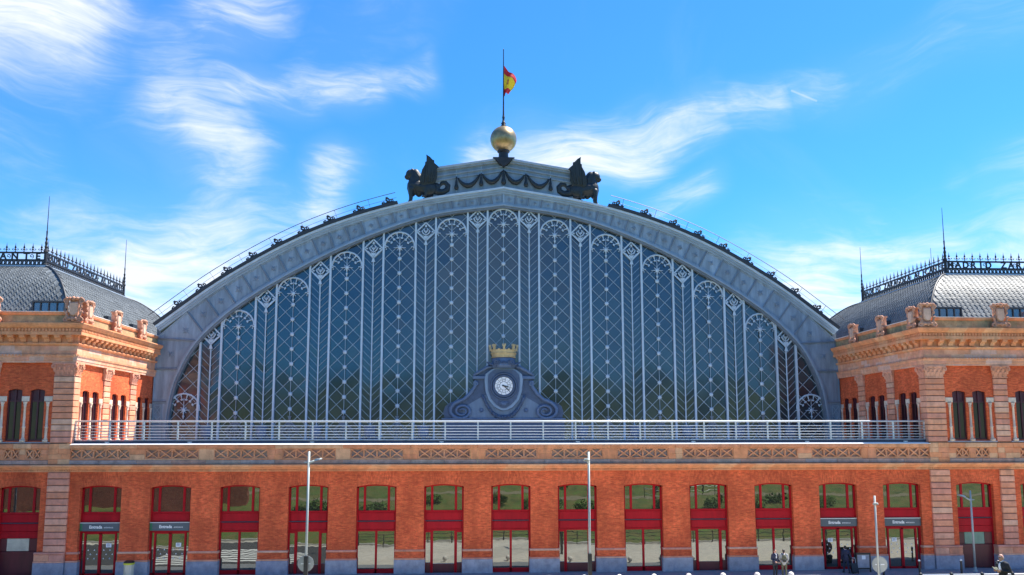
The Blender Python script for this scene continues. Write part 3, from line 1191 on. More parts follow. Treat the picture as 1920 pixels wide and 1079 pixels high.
# modillion (scroll bracket): origin at the wall face, top centre
md = MB()
prof = [(0.0, 0.0), (-0.34, 0.0), (-0.385, -0.05), (-0.36, -0.16), (-0.27, -0.21), (-0.18, -0.25), (-0.13, -0.36), (-0.10, -0.45), (-0.03, -0.47), (0.0, -0.46)]
md.prism(prof, -0.17, 0.17, axis='x')
md.box(-0.20, 0.20, -0.40, 0.0, -0.04, 0.003)
MODILLION = md.mesh('modillion', 'cornice_stone', center=(0, 0, 0))[0]


def leaf(mb, x, z, w, h, out, y):
    """curled acanthus leaf against a face at y"""
    pts = []
    for i, (t, o) in enumerate(((0, 0.01), (0.35, 0.03), (0.7, out * 0.6), (0.92, out), (1.0, out * 0.9))):
        ww = w * (0.75 + 0.5 * t - 0.75 * t * t)
        pts.append((x - ww / 2, y - o, z + h * t))
        pts.append((x, y - o - 0.035, z + h * (t + (0.02 if i < 4 else -0.03))))
        pts.append((x + ww / 2, y - o, z + h * t))
    fs = []
    for i in range(4):
        a = i * 3
        fs += [(a, a + 1, a + 4, a + 3), (a + 1, a + 2, a + 5, a + 4)]
    mb.add(pts, fs)


def capital(w, d0=0.0, h=0.80):
    """pilaster capital: origin at wall face, bottom centre; w = shaft width"""
    mb = MB()
    a, b = w / 2, w / 2 + 0.11
    mb.add([(-a, 0.3, 0), (a, 0.3, 0), (a, -0.10 - d0, 0), (-a, -0.10 - d0, 0), (-b, 0.3, h - 0.1), (b, 0.3, h - 0.1), (b, -0.22 - d0, h - 0.1), (-b, -0.22 - d0, h - 0.1)],
           [(0, 1, 2, 3), (4, 5, 6, 7), (3, 2, 6, 7), (0, 3, 7, 4), (1, 5, 6, 2)])
    mb.box(-b - 0.03, b + 0.03, -0.27 - d0, 0.3, h - 0.1, h - 0.003)
    mb.box(-a - 0.04, a + 0.04, -0.15 - d0, 0.3, -0.07, 0.0)
    n = max(2, round(w / 0.33))
    for i in range(n):
        leaf(mb, -a + w * (i + 0.5) / n, 0.01, w / n * 0.92, 0.34, 0.10, -0.11 - d0)
    for i in range(n + 1):
        leaf(mb, -a + w * i / n, 0.2, w / n * 0.8, 0.36, 0.12, -0.14 - d0)
    for s in (-1, 1):
        for r in (0.14, 0.08):
            mb.tube([(s * (b - 0.05) + r * math.cos(t) * 0.9, -0.25 - d0, h - 0.24 + r * math.sin(t)) for t in np.linspace(0, 6.28, 10)[:-1]], 0.035, 5, closed=True)
        mb.tube([(s * (b - 0.18), -0.2 - d0, h - 0.14), (s * 0.06, -0.16 - d0, h - 0.34)], [0.05, 0.02], 5)
    mb.ell((0, -0.24 - d0, h - 0.1), (0.09, 0.07, 0.09), 8, 5)
    return mb.mesh('capital', 'stone', center=(0, 0, 0))[0]


CAP_WIDE, CAP_SLIM = capital(1.25), capital(0.98)


def cartouche():
    """sculpted shield in a scrolled frame: pieces (name, builder, material, smooth)"""
    out = []
    b = MB()
    b.cbox(-0.46, 0.46, -0.32, 0.20, 0.0, 0.12, 0.04)
    b.cbox(-0.27, 0.27, -0.22, 0.16, 0.12, 1.42, 0.05)
    b.cbox(-0.40, 0.40, -0.30, 0.18, 1.42, 1.52, 0.03)
    out.append(('block', b, 'terracotta', False))
    sh = MB()
    poly = [(-0.25, 1.26), (0.25, 1.26), (0.28, 0.9), (0.25, 0.58), (0.14, 0.44), (0, 0.38), (-0.14, 0.44), (-0.25, 0.58), (-0.28, 0.9)]
    n = len(poly)
    inner = [(x * 0.84, 0.83 + (z - 0.83) * 0.86) for x, z in poly]
    sh.add([(x, -0.24, z) for x, z in poly] + [(x, -0.34, z) for x, z in inner], [tuple(range(n, 2 * n))] + [(i, (i + 1) % n, (i + 1) % n + n, i + n) for i in range(n)])
    out.append(('shield', sh, 'pale_terracotta', False))
    blobs = MB()
    for s in (-1, 1):
        blobs.tube([(s * x, y, z) for x, y, z in spiral(0.46, 0.20, 0.20, 0.04, 1.4, 18, math.pi / 2, 1, -0.26)], [0.075] * 10 + [0.06] * 9, 6)
        blobs.tube([(s * x, y, z) for x, y, z in spiral(0.50, 1.34, 0.17, 0.04, 1.3, 16, -math.pi / 2, -1, -0.26)], [0.07] * 9 + [0.055] * 8, 6)
        blobs.tube([(s * 0.33, -0.24, 0.36), (s * 0.44, -0.25, 0.58), (s * 0.33, -0.25, 0.80), (s * 0.44, -0.25, 1.00), (s * 0.36, -0.24, 1.2)], [0.06, 0.085, 0.05, 0.085, 0.06], 6)
        blobs.ell((s * 0.50, -0.25, 0.66), (0.08, 0.08, 0.09), 8, 6)
        blobs.ell((s * 0.46, -0.25, 0.94), (0.06, 0.06, 0.07), 8, 6)
        blobs.ell((s * 0.20, -0.34, 0.22), (0.13, 0.10, 0.11), 8, 6)
        blobs.ell((s * 0.22, -0.32, 1.50), (0.11, 0.12, 0.09), 8, 6)
        blobs.ell((s * 0.44, -0.28, 1.52), (0.10, 0.10, 0.07), 8, 6)
    blobs.ell((0, -0.36, 0.2), (0.10, 0.10, 0.15), 8, 6)
    blobs.ell((0, -0.34, 1.48), (0.12, 0.13, 0.15), 8, 6)
    blobs.tube([(-0.56, -0.22, 1.40), (-0.2, -0.26, 1.47), (0.2, -0.26, 1.47), (0.56, -0.22, 1.40)], [0.05, 0.07, 0.07, 0.05], 6)
    out.append(('scrollwork', blobs, 'terracotta', True))
    return out


stone_mat('pale_terracotta', [(0.66, 0.40, 0.29), (0.68, 0.44, 0.33)], bump=0.4)
CART = []
for nm, b_, mt, sm in cartouche():
    if nm == 'scrollwork':
        me = remesh(b_, 0.026, 1)
        me.materials.append(MATS[mt])
    else:
        me = b_.mesh(nm, mt, sm, center=(0, 0, 0))[0]
    me.name = nm
    CART.append((nm, me))


def place_cartouche(parent, M):
    base = inst(CART[0][1], 'cartouche', M, parent)
    for nm, me in CART[1:]:
        inst(me, nm, M, base)
    return base


COLN = MB()
COLN.lathe([(0.115, 0), (0.115, 0.08), (0.085, 0.12), (0.09, 0.75), (0.115, 0.78), (0.115, 0.84), (0.08, 0.88), (0.072, 2.18), (0.095, 2.20), (0.095, 2.24), (0.08, 2.27), (0.13, 2.44), (0.14, 2.50)], 10)
COLN.box(-0.15, 0.15, -0.15, 0.15, -0.16, 0.0)
COLONNETTE = COLN.mesh('colonnette', 'pale_stone', center=(0, 0, 0))[0]
COLONNETTE.polygons.foreach_set('use_smooth', [len(p.vertices) == 4 for p in COLONNETTE.polygons])

WIN_W, WIN_GAP = 0.96, 1.46


def upper_bay(parent, F, u0, u1, seed):
    """brick bay between two pilasters with a pair of windows; F = wall frame (u along x, depth +y)"""
    c = (u0 + u1) / 2
    rr = random.Random(seed)
    mb, ar = MB(), MB()
    ops = [(c - WIN_GAP / 2, WIN_W, 8.78, 12.10, 0.10), (c + WIN_GAP / 2, WIN_W, 8.78, 12.10, 0.10)]
    wall_faces(mb, ar, u0, u1, 8.6, 13.95, ops, 0.26)
    mb.merge(ar)
    mb.build('wall', 'brick', parent, frame=F)
    # pale impost blocks
    e = [u0 + 0.02, ops[0][0] - WIN_W / 2, ops[0][0] + WIN_W / 2, ops[1][0] - WIN_W / 2, ops[1][0] + WIN_W / 2, u1 - 0.02]
    for a, b in ((e[0], e[1]), (e[2], e[3]), (e[4], e[5])):
        MB().cbox(a + 0.003, b + 0.0 - 0.003, -0.06, 0.12, 11.38, 11.72, 0.02).build('impost_block', 'pale_stone', parent, frame=F)
    for x in (ops[0][0] - WIN_GAP / 2, c, ops[1][0] + WIN_GAP / 2):
        inst(COLONNETTE, 'colonnette', F @ Matrix.Translation((x, -0.03, 8.86)), parent)
    MB().cbox(u0, u1, -0.14, 0.3, 8.62, 8.70, 0.02).build('sill', 'granite', parent, frame=F)
    for (x, w, zb_, zs, ri) in ops:
        fr = MB()
        y0, y1 = 0.13, 0.21
        fr.box(x - w / 2, x - w / 2 + 0.10, y0, y1, 8.78, 12.25)
        fr.box(x + w / 2 - 0.10, x + w / 2, y0, y1, 8.78, 12.25)
        fr.box(x - 0.05, x + 0.05, y0 - 0.02, y1, 8.78, 12.25)
        fr.box(x - w / 2 + 0.1, x + w / 2 - 0.1, y0 - 0.01, y1, 11.36, 11.46)
        fr.box(x - w / 2 + 0.1, x + w / 2 - 0.1, y0 - 0.01, y1, 8.78, 8.92)
        fr.box(x - w / 2 - 0.02, x + w / 2 + 0.02, y0 + 0.05, y1 + 0.02, 11.46, 12.25)
        wn = fr.build('window', 'maroon', parent, frame=F)
        for s in (-1, 1):
            a, b = sorted((x + s * 0.05, x + s * (w / 2 - 0.10)))
            g = MB().box(a, b, -0.005, 0.005, 8.92, 11.36)
            cx = (a + b) / 2
            g.xf(Matrix.Translation((cx, 0.18, 10)) @ Matrix.Rotation(rr.uniform(-0.02, 0.02), 4, 'Z') @ Matrix.Translation((-cx, 0, -10)))
            g.build('pane', 'upper_glass', wn, frame=F)


def pilaster(parent, F, u0, u1, cap, depth=0.29):
    n = 11
    MB().box(u0 + 0.06, u1 - 0.06, -0.03, depth - 0.06, 8.6, 13.12).build('pilaster_core', 'joint_mortar', parent, frame=F)
    for i in range(n):
        za, zb_ = 8.62 + (13.06 - 8.62) * i / n, 8.62 + (13.06 - 8.62) * (i + 1) / n
        MB().cbox(u0, u1, -0.11, depth, za + 0.026, zb_ - 0.026, 0.03).build('stone_block', 'stone', parent, frame=F)
    inst(cap, 'capital', F @ Matrix.Translation(((u0 + u1) / 2, 0, 13.15)), parent)


def cresting_run(parent, A, B, text, spikes, seed):
    """ornamental iron ridge railing from A to B with lettering"""
    A, B = Vector(A), Vector(B)
    d = (B - A)
    Ln = d.length
    rz = math.atan2(d.y, d.x)
    F = Matrix.Translation(A) @ Matrix.Rotation(rz, 4, 'Z')
    mb = MB()
    for z, r in ((0.03, 0.07), (0.40, 0.05), (0.47, 0.025), (0.98, 0.06)):
        mb.box(0, Ln, -r, r, z - r, z + r)
    rail = mb.build('cresting', 'iron', parent, frame=F)
    lat = MB()
    k = int(Ln / 0.30)
    for i in range(k):
        x = (i + 0.5) * Ln / k
        w = Ln / k / 2
        lat.bar((x - w, 0, 0.06), (x + w, 0, 0.38), 0.06, 0.05)
        lat.bar((x + w, 0.01, 0.06), (x - w, 0.01, 0.38), 0.06, 0.05)
        lat.tube([(x + 0.10 * math.cos(t), 0, 0.22 + 0.10 * math.sin(t)) for t in np.linspace(0, 6.283, 9)[:-1]], 0.026, 4, closed=True)
    tag(lat.build('lattice_band', 'iron', rail, frame=F), kind='stuff')
    ns = int(Ln / spikes)
    for i in range(ns):
        x = (i + 0.5) * Ln / ns
        inst(SPIKE, 'spike', F @ Matrix.Translation((x, 0, 1.0)) @ Matrix.Scale(1.45, 4, (1, 0, 0)) @ Matrix.Scale(1.45, 4, (0, 1, 0)), rail)
    # letters
    if text:
        adv = Ln / (len(text) + 0.3)
        for i, ch in enumerate(text):
            if ch == ' ':
                continue
            me = text_mesh(ch, 0.68, 0.06, 'iron', 0.022)
            x = (i + 0.65) * adv
            inst(me, 'letter', F @ Matrix.Translation((x, 0, 0.49)) @ UPRIGHT, rail)
            # curling tails between the letters
        tl = MB()
        for i, ch in enumerate(text):
            x = (i + 0.65) * adv
            if ch != ' ' and i % 2 == 0:
                tl.tube([(px, 0, pz) for px, _, pz in spiral(x + adv * 0.45, 0.72, 0.17, 0.03, 1.2, 12, -1.2)], 0.03, 4)
        tag(tl.build('scroll_tails', 'iron', rail, frame=F), kind='stuff')
    return rail


sm_ = MB()
sm_.lathe([(0.045, 0), (0.05, 0.04), (0.022, 0.08), (0.022, 0.2), (0.06, 0.25), (0.022, 0.3), (0.024, 0.46), (0.001, 0.74)], 6)
for s in (-1, 1):
    sm_.tube([(s * x, 0, z) for x, _, z in spiral(0.10, 0.24, 0.085, 0.03, 0.8, 7, math.pi)], 0.02, 4)
sm_.prism([(-0.055, 0.36), (0, 0.28), (0.055, 0.36), (0, 0.56)], -0.012, 0.012, axis='y')
SPIKE = sm_.mesh('spike', 'iron', center=(0, 0, 0))[0]
pl = MB()
pl.lathe([(0.16, 0), (0.16, 0.12), (0.11, 0.16), (0.11, 1.0), (0.16, 1.05), (0.13, 1.15), (0.08, 1.3), (0.12, 1.42), (0.08, 1.55), (0.11, 1.75), (0.06, 1.9), (0.09, 2.05), (0.045, 2.2), (0.06, 2.6), (0.035, 2.7), (0.015, 5.3)], 8)
POLE = pl.mesh('corner_pole', 'iron', center=(0, 0, 0))[0]

ROOFP = catmull([(0.75, 16.55), (1.25, 17.5), (1.70, 18.5), (2.10, 19.25), (2.6, 19.95), (3.15, 20.5), (3.8, 21.0), (4.4, 21.32), (5.05, 21.5)], 4)
ROOF_LEN = [0.0]
for (a0, b0), (a1, b1) in zip(ROOFP, ROOFP[1:]):
    ROOF_LEN.append(ROOF_LEN[-1] + math.hypot(a1 - a0, b1 - b0))


def roof_at(t):
    """offset inward and height at length t up the roof"""
    t = min(max(t, 0), ROOF_LEN[-1] - 1e-6)
    i = max(k for k in range(len(ROOF_LEN)) if ROOF_LEN[k] <= t)
    i = min(i, len(ROOFP) - 2)
    f = (t - ROOF_LEN[i]) / (ROOF_LEN[i + 1] - ROOF_LEN[i])
    a, b = ROOFP[i], ROOFP[i + 1]
    return a[0] + (b[0] - a[0]) * f, a[1] + (b[1] - a[1]) * f


PX1 = 46.2           # outer end of the pavilions
PYB = 23.7           # back of the pavilions
PIL = [(30.45, None), (34.0, 35.0), (38.6, 39.6), (43.2, 44.3)]


def pavilion(S, label):
    side = 'left' if S < 0 else 'right'
    t = thing('corner_pavilion', label, 'building', (S * 36.8, 0, 0), group='corner pavilions of the station')
    FR = Matrix.Identity(4)
    FI = Matrix.Translation((-XI, 0, 0)) @ Matrix.Rotation(math.pi / 2, 4, 'Z') if S < 0 else Matrix.Translation((XI, 0, 0)) @ Matrix.Rotation(-math.pi / 2, 4, 'Z')

    def ux(a, b):                     # front interval measured outwards from the inner corner
        return (a, b) if S > 0 else (-b, -a)

    def uy(a, b):                     # inner-face interval measured from the front
        return (a, b) if S < 0 else (-b, -a)
    # ---- ground storey
    dx = [32.2, 36.8, 41.4]
    mb, ar = MB(), MB()
    a, b = ux(XI, PX1)
    wall_faces(mb, ar, a, b, 0, 6.75, [(S * x, DW, 0, 5.70, 0.16) for x in dx], 0.46)
    mb.build('wall', 'brick', t)
    for x in dx:
        a2, w2 = MB(), MB()
        wall_faces(w2, a2, S * x - DW / 2, S * x + DW / 2, 0, 6.75, [(S * x, DW, 0, 5.70, 0.16)], 0.46)
        a2.build('brick_arch', 'soldier_brick', t)
    doorway(S * dx[0], 'solid', t, 40)
    for x in dx[1:]:
        doorway(S * x, 'double', t, 41)
    lp = [(29.04, 30.42), (34.0, 35.0), (38.6, 39.6), (43.2, 44.3)]
    for a, b in lp:
        a, b = ux(a, b)
        for i in range(12):
            z0, z1 = 1.60 + 5.13 * i / 12, 1.60 + 5.13 * (i + 1) / 12
            MB().cbox(a, b, -0.17, 0.3, z0 + 0.026, z1 - 0.026, 0.03).build('stone_block', 'stone', t)
        MB().box(a + 0.05, b - 0.05, -0.08, 0.28, 1.58, 6.73).build('pilaster_core', 'joint_mortar', t)
    pl_ = [(29.02, dx[0] - DW / 2)] + [(dx[i] + DW / 2, dx[i + 1] - DW / 2) for i in range(2)] + [(dx[2] + DW / 2, PX1)]
    for a, b in pl_:
        a, b = ux(a - (0.0 if a < 29.1 else 0.10), b + 0.10)
        MB().cbox(a, b, -0.26, 0.44, 0.0, 0.93, 0.03).build('granite_block', 'granite', t)
        MB().cbox(a + 0.01, b - 0.01, -0.25, 0.43, 0.932, 1.03, 0.02).build('stone_band', 'stone', t)
        m = (a + b) / 2
        MB().cbox(a + 0.03, m - 0.004, -0.22, 0.42, 1.034, 1.44, 0.02).build('stone_block', 'stone', t)
        MB().cbox(m + 0.004, b - 0.03, -0.22, 0.42, 1.034, 1.44, 0.02).build('stone_block', 'stone', t)
        MB().cbox(a + 0.01, b - 0.01, -0.25, 0.42, 1.444, 1.596, 0.05).build('stone_band', 'stone', t)
    a, b = ux(XI + 0.01, PX1)
    lower_cornice(t, a, b)
    # ---- parapet course under the upper windows
    cells = [(30.95, 31.95), (32.35, 33.35)]
    for k in range(3):
        o = 4.6 * k
        for (p, q) in cells:
            p2, q2 = ux(p + o, q + o)
            parapet_cells(t, p2, q2, 2)
            MB().cbox(p2, q2, -0.13, 0.1, 7.50, 7.575, 0.01).build('sill_course', 'parapet_stone', t)
        for (p, q) in ((30.45, 30.95), (31.95, 32.35), (33.35, 33.95)):
            p2, q2 = ux(p + o, q + o)
            stone_post(t, p2, q2, 7.5, 8.25, rows=2, seed=k * 10 + p)
        p2, q2 = ux(33.95 + o, 35.05 + o)
        stone_post(t, p2, q2, 7.5, 8.25, y=-0.17, rows=2, cols=2, seed=k * 17)
        for w0 in np.arange(30.45 + o, 35.0 + o, 1.15):
            p2, q2 = ux(float(w0), float(w0) + 1.145)
            MB().cbox(p2, q2, -0.20, 0.1, 7.245, 7.495, 0.02).build('base_stone', 'band_stone', t)
            MB().cbox(p2, q2, -0.19, 0.3, 8.255, 8.58, 0.03).build('coping_stone', 'parapet_stone', t)
    p2, q2 = ux(29.06, 30.44)
    stone_post(t, p2, q2, 7.245, 8.59, y=-0.19, rows=4, cols=2, seed=5)
    MB().box(*ux(XI, PX1), 0.13, 0.4, 7.2, 8.6).build('parapet_core', 'band_stone', t)
    # ---- upper storey, front
    fb = [(30.45, 34.0), (35.0, 38.6), (39.6, 43.2)]
    for k, (a, b) in enumerate(fb):
        upper_bay(t, FR, *ux(a, b), seed=k + 3)
    for a, b, cp in ((34.0, 35.0, CAP_SLIM), (38.6, 39.6, CAP_SLIM), (43.2, 44.3, CAP_SLIM)):
        pilaster(t, FR, *ux(a, b), cp)
    # corner pilaster wraps both faces
    pilaster(t, FR, *ux(XI - 0.11, 30.45), CAP_WIDE, 0.72)
    inst(CAP_SLIM_NARROW, 'capital', FI @ Matrix.Translation((sum(uy(-0.05, 0.72)) / 2, 0, 13.15)), t)
    # ---- upper storey, inner face towards the terrace
    for k, (a, b) in enumerate(((0.72, 4.30), (5.30, 8.87), (9.90, 13.3))):
        upper_bay(t, FI, *uy(a, b), seed=k + 9)
    for a, b in ((4.30, 5.30), (8.87, 9.90)):
        pilaster(t, FI, *uy(a, b), CAP_SLIM)
    # plain back and outer walls so that the block is closed
    bk = MB()
    xa, xb = sorted((S * (XI + 0.42), S * PX1))
    bk.box(xa, xb, 0.48, PYB, 0.0, 16.5)
    bk.build('core_wall', 'brick', t)
    bk = MB()
    xa, xb = sorted((S * XI, S * (XI + 0.41)))
    bk.box(xa, xb, YB + 0.1, PYB, 0.0, 16.5)
    bk.build('core_wall', 'brick', t)
    # ---- entablature
    for nm, prof, mt in (('architrave', ARCHI, 'stone_course'), ('frieze', FRIEZE, 'stone_course'), ('bed_moulding', BEDM, 'cornice_stone'), ('cornice', CORO, 'cornice_stone'),
                         ('roof_parapet', PARA, 'mossy_stone'), ('parapet_coping', PARC, 'cornice_stone'), ('flashing', FLSH, 'coping_white')):
        mb = MB()
        pav_mold(mb, prof, S, YB + 0.15 if prof is not CORO else YB - 0.05, PX1)
        mb.build(nm, mt, t)
    n = 20
    for i in range(n):
        u = XI - 0.1 + 0.38 + i * 0.76
        inst(MODILLION, 'modillion', Matrix.Translation((S * u, -0.16, 15.775)), t)
    for i in range(17):
        u = 0.36 + i * 0.76
        inst(MODILLION, 'modillion', FI @ Matrix.Translation(((u if S < 0 else -u), -0.16, 15.775)), t)
    de = MB()
    for i in range(70):
        u = XI - 0.55 + i * 0.22
        x0, x1 = sorted((S * u, S * (u + 0.12)))
        de.box(x0, x1, -0.60, -0.50, 16.02, 16.20)
        if i < 62:
            u = -0.5 + i * 0.22
            xa, xb = sorted((S * (XI - 0.50), S * (XI - 0.60)))
            de.box(xa, xb, u, u + 0.12, 16.02, 16.20)
            de.box(*sorted((S * (XI - 0.2), S * (XI - 0.30))), u, u + 0.1, 14.40, 14.49)
        u = XI - 0.3 + i * 0.22
        x0, x1 = sorted((S * u, S * (u + 0.1)))
        de.box(x0, x1, -0.31, -0.2, 14.40, 14.49)
    tag(de.build('dentils', 'cornice_stone', t), kind='stuff')
    # ---- sculpted cartouches standing in front of the roof parapet
    for u in (29.75 - 0.55, 34.5, 39.1, 43.7):
        place_cartouche(t, Matrix.Translation((S * u, -0.36, 16.60)) @ Matrix.Scale(1.08, 4))
    for u in (0.35, 4.8, 9.4):
        place_cartouche(t, FI @ Matrix.Translation(((u if S < 0 else -u), -0.36, 16.60)) @ Matrix.Scale(1.0, 4))
    # ---- roof
    x_in, x_out = XI, PX1
    base = MB()
    rings = []
    for (o, z) in ROOFP:
        rings.append([(S * (x_in + o), o, z), (S * (x_out - o), o, z), (S * (x_out - o), PYB - o, z), (S * (x_in + o), PYB - o, z)])
    for rg_ in rings:
        base.v += rg_
    for k in range(len(rings) - 1):
        for i in range(4):
            j = (i + 1) % 4
            base.f.append((k * 4 + i, k * 4 + j, k * 4 + 4 + j, k * 4 + 4 + i))
    kk = (len(rings) - 1) * 4
    base.f.append((kk, kk + 1, kk + 2, kk + 3))
    roof = base.build('roof', 'slate_base', t)
    # scale slates: front and inner slopes
    TW, TH = 0.36, 0.285
    rows = int(ROOF_LEN[-1] / TH)
    rest = MB()
    tiles = []
    rr = random.Random(11)
    for face in ('front', 'inner'):
        L0 = (x_out - x_in) if face == 'front' else PYB
        for r in range(rows):
            o0, z0 = roof_at(r * TH)
            o1, z1 = roof_at(r * TH + TH * 2.0)
            om, zm = roof_at(r * TH + TH)
            lo, hi = o0 + 0.12, L0 - o0 - 0.12
            w = TW
            n = int((hi - lo) / w)
            for c in range(n + 1):
                u = lo + (c + (0.5 if r % 2 else 0.0)) * w
                if u - w * 0.45 < o1 * 0.98 or u + w * 0.45 > L0 - o1 * 0.98:
                    continue
                lift = 0.04 + rr.uniform(0, 0.015)

                def pt(du, oo, zz, l):
                    if face == 'front':
                        return (S * (x_in + u + du), oo - l, zz + l * 0.6)
                    return (S * (x_in + oo - l), u + du, zz + l * 0.6)
                hw = w * 0.5 * 0.985
                vs = [pt(-hw, o1, z1, 0.012), pt(hw, o1, z1, 0.012), pt(hw, om, zm, lift), pt(0, o0, z0, lift + 0.012), pt(-hw, om, zm, lift),
                      pt(hw, om, zm, 0.004), pt(0, o0, z0, 0.004), pt(-hw, om, zm, 0.004)]
                fs = [(0, 1, 2, 3, 4), (2, 5, 6, 3), (3, 6, 7, 4)]
                d = (Vector(vs[2]) - CAM)
                inframe = (face == 'front' and u < 6.6 and zm > 17.6)
                if inframe:
                    tiles.append((d.length, vs, fs))
                else:
                    rest.add(vs, fs)
    tiles.sort(key=lambda q: q[0])
    for q in tiles[300:]:
        rest.add(q[1], q[2])
    for q in tiles[:300]:
        mb = MB()
        mb.add(q[1], q[2])
        mb.build('slate_tile', 'slate', roof)
    tag(rest.build('slate_tiles', 'slate', roof), kind='stuff')
    # hip rolls and ridge flashing
    for cx, cy, sx, sy in ((x_in, 0, 1, 1), (x_in, PYB, 1, -1), (x_out, 0, -1, 1)):
        pts = [(S * (cx + sx * (o - 0.02)), cy + sy * (o - 0.02), z + 0.03) for o, z in ROOFP]
        MB().tube(pts, 0.085, 6).build('hip_roll', 'roof_edge', roof, smooth=True)
    o, z = ROOFP[-1]
    fm = MB()
    xa, xb = sorted((S * (x_in + o - 0.25), S * (x_out - o + 0.25)))
    fm.box(xa, xb, o - 0.25, o + 0.1, z - 0.07, z + 0.09)
    xa, xb = sorted((S * (x_in + o - 0.25), S * (x_in + o + 0.1)))
    fm.box(xa, xb, o + 0.1, PYB - o + 0.2, z - 0.07, z + 0.09)
    fm.build('ridge_flashing', 'zinc', roof)
    # dormer strips low on the front slope, small hatches on the inner slope
    for (u, wd) in ((31.75, 2.2), (36.7, 2.2), (41.2, 2.2)):
        o, z = roof_at(1.0)
        fr = MB()
        x0, x1 = sorted((S * (u - wd / 2), S * (u + wd / 2)))
        fr.box(x0, x1, o - 0.16, o + 1.2, 18.22, 18.34)
        fr.box(x0, x0 + 0.08, o - 0.12, o + 1.0, 17.1, 18.22)
        fr.box(x1 - 0.08, x1, o - 0.12, o + 1.0, 17.1, 18.22)
        for k in range(1, 4):
            xx = x0 + (x1 - x0) * k / 4
            fr.box(xx - 0.035, xx + 0.035, o - 0.10, o + 0.1, 17.1, 18.22)
        dm = fr.build('dormer', 'roof_edge', roof)
        for k in range(4):
            xx0, xx1 = x0 + (x1 - x0) * k / 4, x0 + (x1 - x0) * (k + 1) / 4
            MB().box(xx0 + 0.04, xx1 - 0.04, o - 0.02, o + 0.0, 17.1, 18.2).build('pane', 'roof_glass', dm)
    for u in (2.6, 7.0, 11.5):
        o, z = roof_at(1.25)
        fr = MB()
        x0, x1 = sorted((S * (XI + o - 0.22), S * (XI + o + 0.7)))
        fr.box(x0, x1, u, u + 1.1, 17.2, 18.15)
        h = fr.build('hatch', 'roof_edge', roof)
    # ---- cresting
    xo, yo, zt = XI + 5.05, 5.05, 21.58
    xe, ye = PX1 - 5.05, 18.6
    if S < 0:
        cresting_run(t, (-xe, yo, zt), (-xo, yo, zt), 'ALICANTE', 0.59, 1)
        cresting_run(t, (-xo, yo, zt), (-xo, ye, zt), 'MADRID ZARAGOZA ALICANTE', 0.59, 2)
    else:
        cresting_run(t, (xo, yo, zt), (xe, yo, zt), 'MADRID ZARA', 0.59, 3)
        cresting_run(t, (xo, ye, zt), (xo, yo, zt), 'MADRID ZARAGOZA ALICANTE', 0.59, 4)
    for (x, y) in ((xo, yo), (xo, ye), (xe, yo), (xe, ye)):
        inst(POLE, 'corner_pole', Matrix.Translation((S * x, y, zt)), t)
    return t


CAP_SLIM_NARROW = capital(0.72)
pavilion(-1, 'brick and stone corner pavilion left of the glazed hall, its inner wall sunlit')
pavilion(1, 'brick and stone corner pavilion right of the glazed hall, its inner wall in shade')

# ================================================================ TRAIN HALL
hall = thing('train_hall', 'great arched train hall front of blue grey iron and glass rising behind the terrace', 'building', (0, YB, 8.56))
_o = catmull([(0, 30.50), (8.5, 28.98), (16.3, 26.35), (23.3, 22.45), (29.05, 18.15)], 14)
_i = catmull([(0, 28.95), (6.7, 27.85), (13.9, 25.05), (21.0, 21.0), (25.2, 17.45), (27.1, 14.2), (27.8, 11.2), (27.9, 8.6)], 14)
OUT = [(-x, z) for x, z in _o[:0:-1]] + _o
INN = [(-x, z) for x, z in _i[:0:-1]] + _i
_ix = np.array([p[0] for p in _i]); _iz = np.array([p[1] for p in _i])
_ox = np.array([p[0] for p in _o]); _oz = np.array([p[1] for p in _o])


def inner_z(x):
    return float(np.interp(abs(x), _ix, _iz))


def outer_z(x):
    return float(np.interp(abs(x), _ox, _oz))


def offset_curve(c, d):
    """shift a curve along its upward normal"""
    out = []
    for i in range(len(c)):
        a, b = c[max(i - 1, 0)], c[min(i + 1, len(c) - 1)]
        t = Vector((b[0] - a[0], b[1] - a[1])).normalized()
        out.append((c[i][0] - t.y * d, c[i][1] + t.x * d))
    return out


def strip(mb, c0, c1, y0, y1):
    n = len(c0)
    vs = []
    for a, b in zip(c0, c1):
        vs += [(a[0], y0, a[1]), (b[0], y0, b[1]), (b[0], y1, b[1]), (a[0], y1, a[1])]
    fs = [(0, 1, 2, 3), (n * 4 - 1, n * 4 - 2, n * 4 - 3, n * 4 - 4)]
    for i in range(n - 1):
        for k in range(4):
            l = (k + 1) % 4
            fs.append((i * 4 + k, i * 4 + l, i * 4 + 4 + l, i * 4 + 4 + k))
    mb.add(vs, fs)


# band behind the panels
b_ = MB()
strip(b_, INN[6:-6], [(x, z) for x, z in INN[6:-6]], YB, YB + 0.3) if False else None
# mouldings along the outer edge and the inner edge
for nm, d0, d1, y0, mt in (('outer_moulding', -0.46, -0.30, -0.10, 'hall_paint'), ('outer_moulding', -0.30, -0.10, -0.22, 'hall_paint'), ('outer_moulding', -0.10, 0.06, -0.36, 'mullion_paint')):
    mb = MB()
    strip(mb, offset_curve(OUT, d0), offset_curve(OUT, d1), YB + y0, YB + 0.5)
    mb.build(nm, mt, hall, smooth=False)
for nm, d0, d1, y0, mt in (('inner_moulding', 0.0, 0.12, -0.16, 'hall_paint'), ('inner_moulding', -0.17, 0.0, -0.05, 'hall_dark'), ('inner_moulding', 0.12, 0.26, -0.06, 'hall_paint')):
    mb = MB()
    strip(mb, offset_curve(INN, d0), offset_curve(INN, d1), YB + y0, YB + 0.75)
    mb.build(nm, mt, hall)
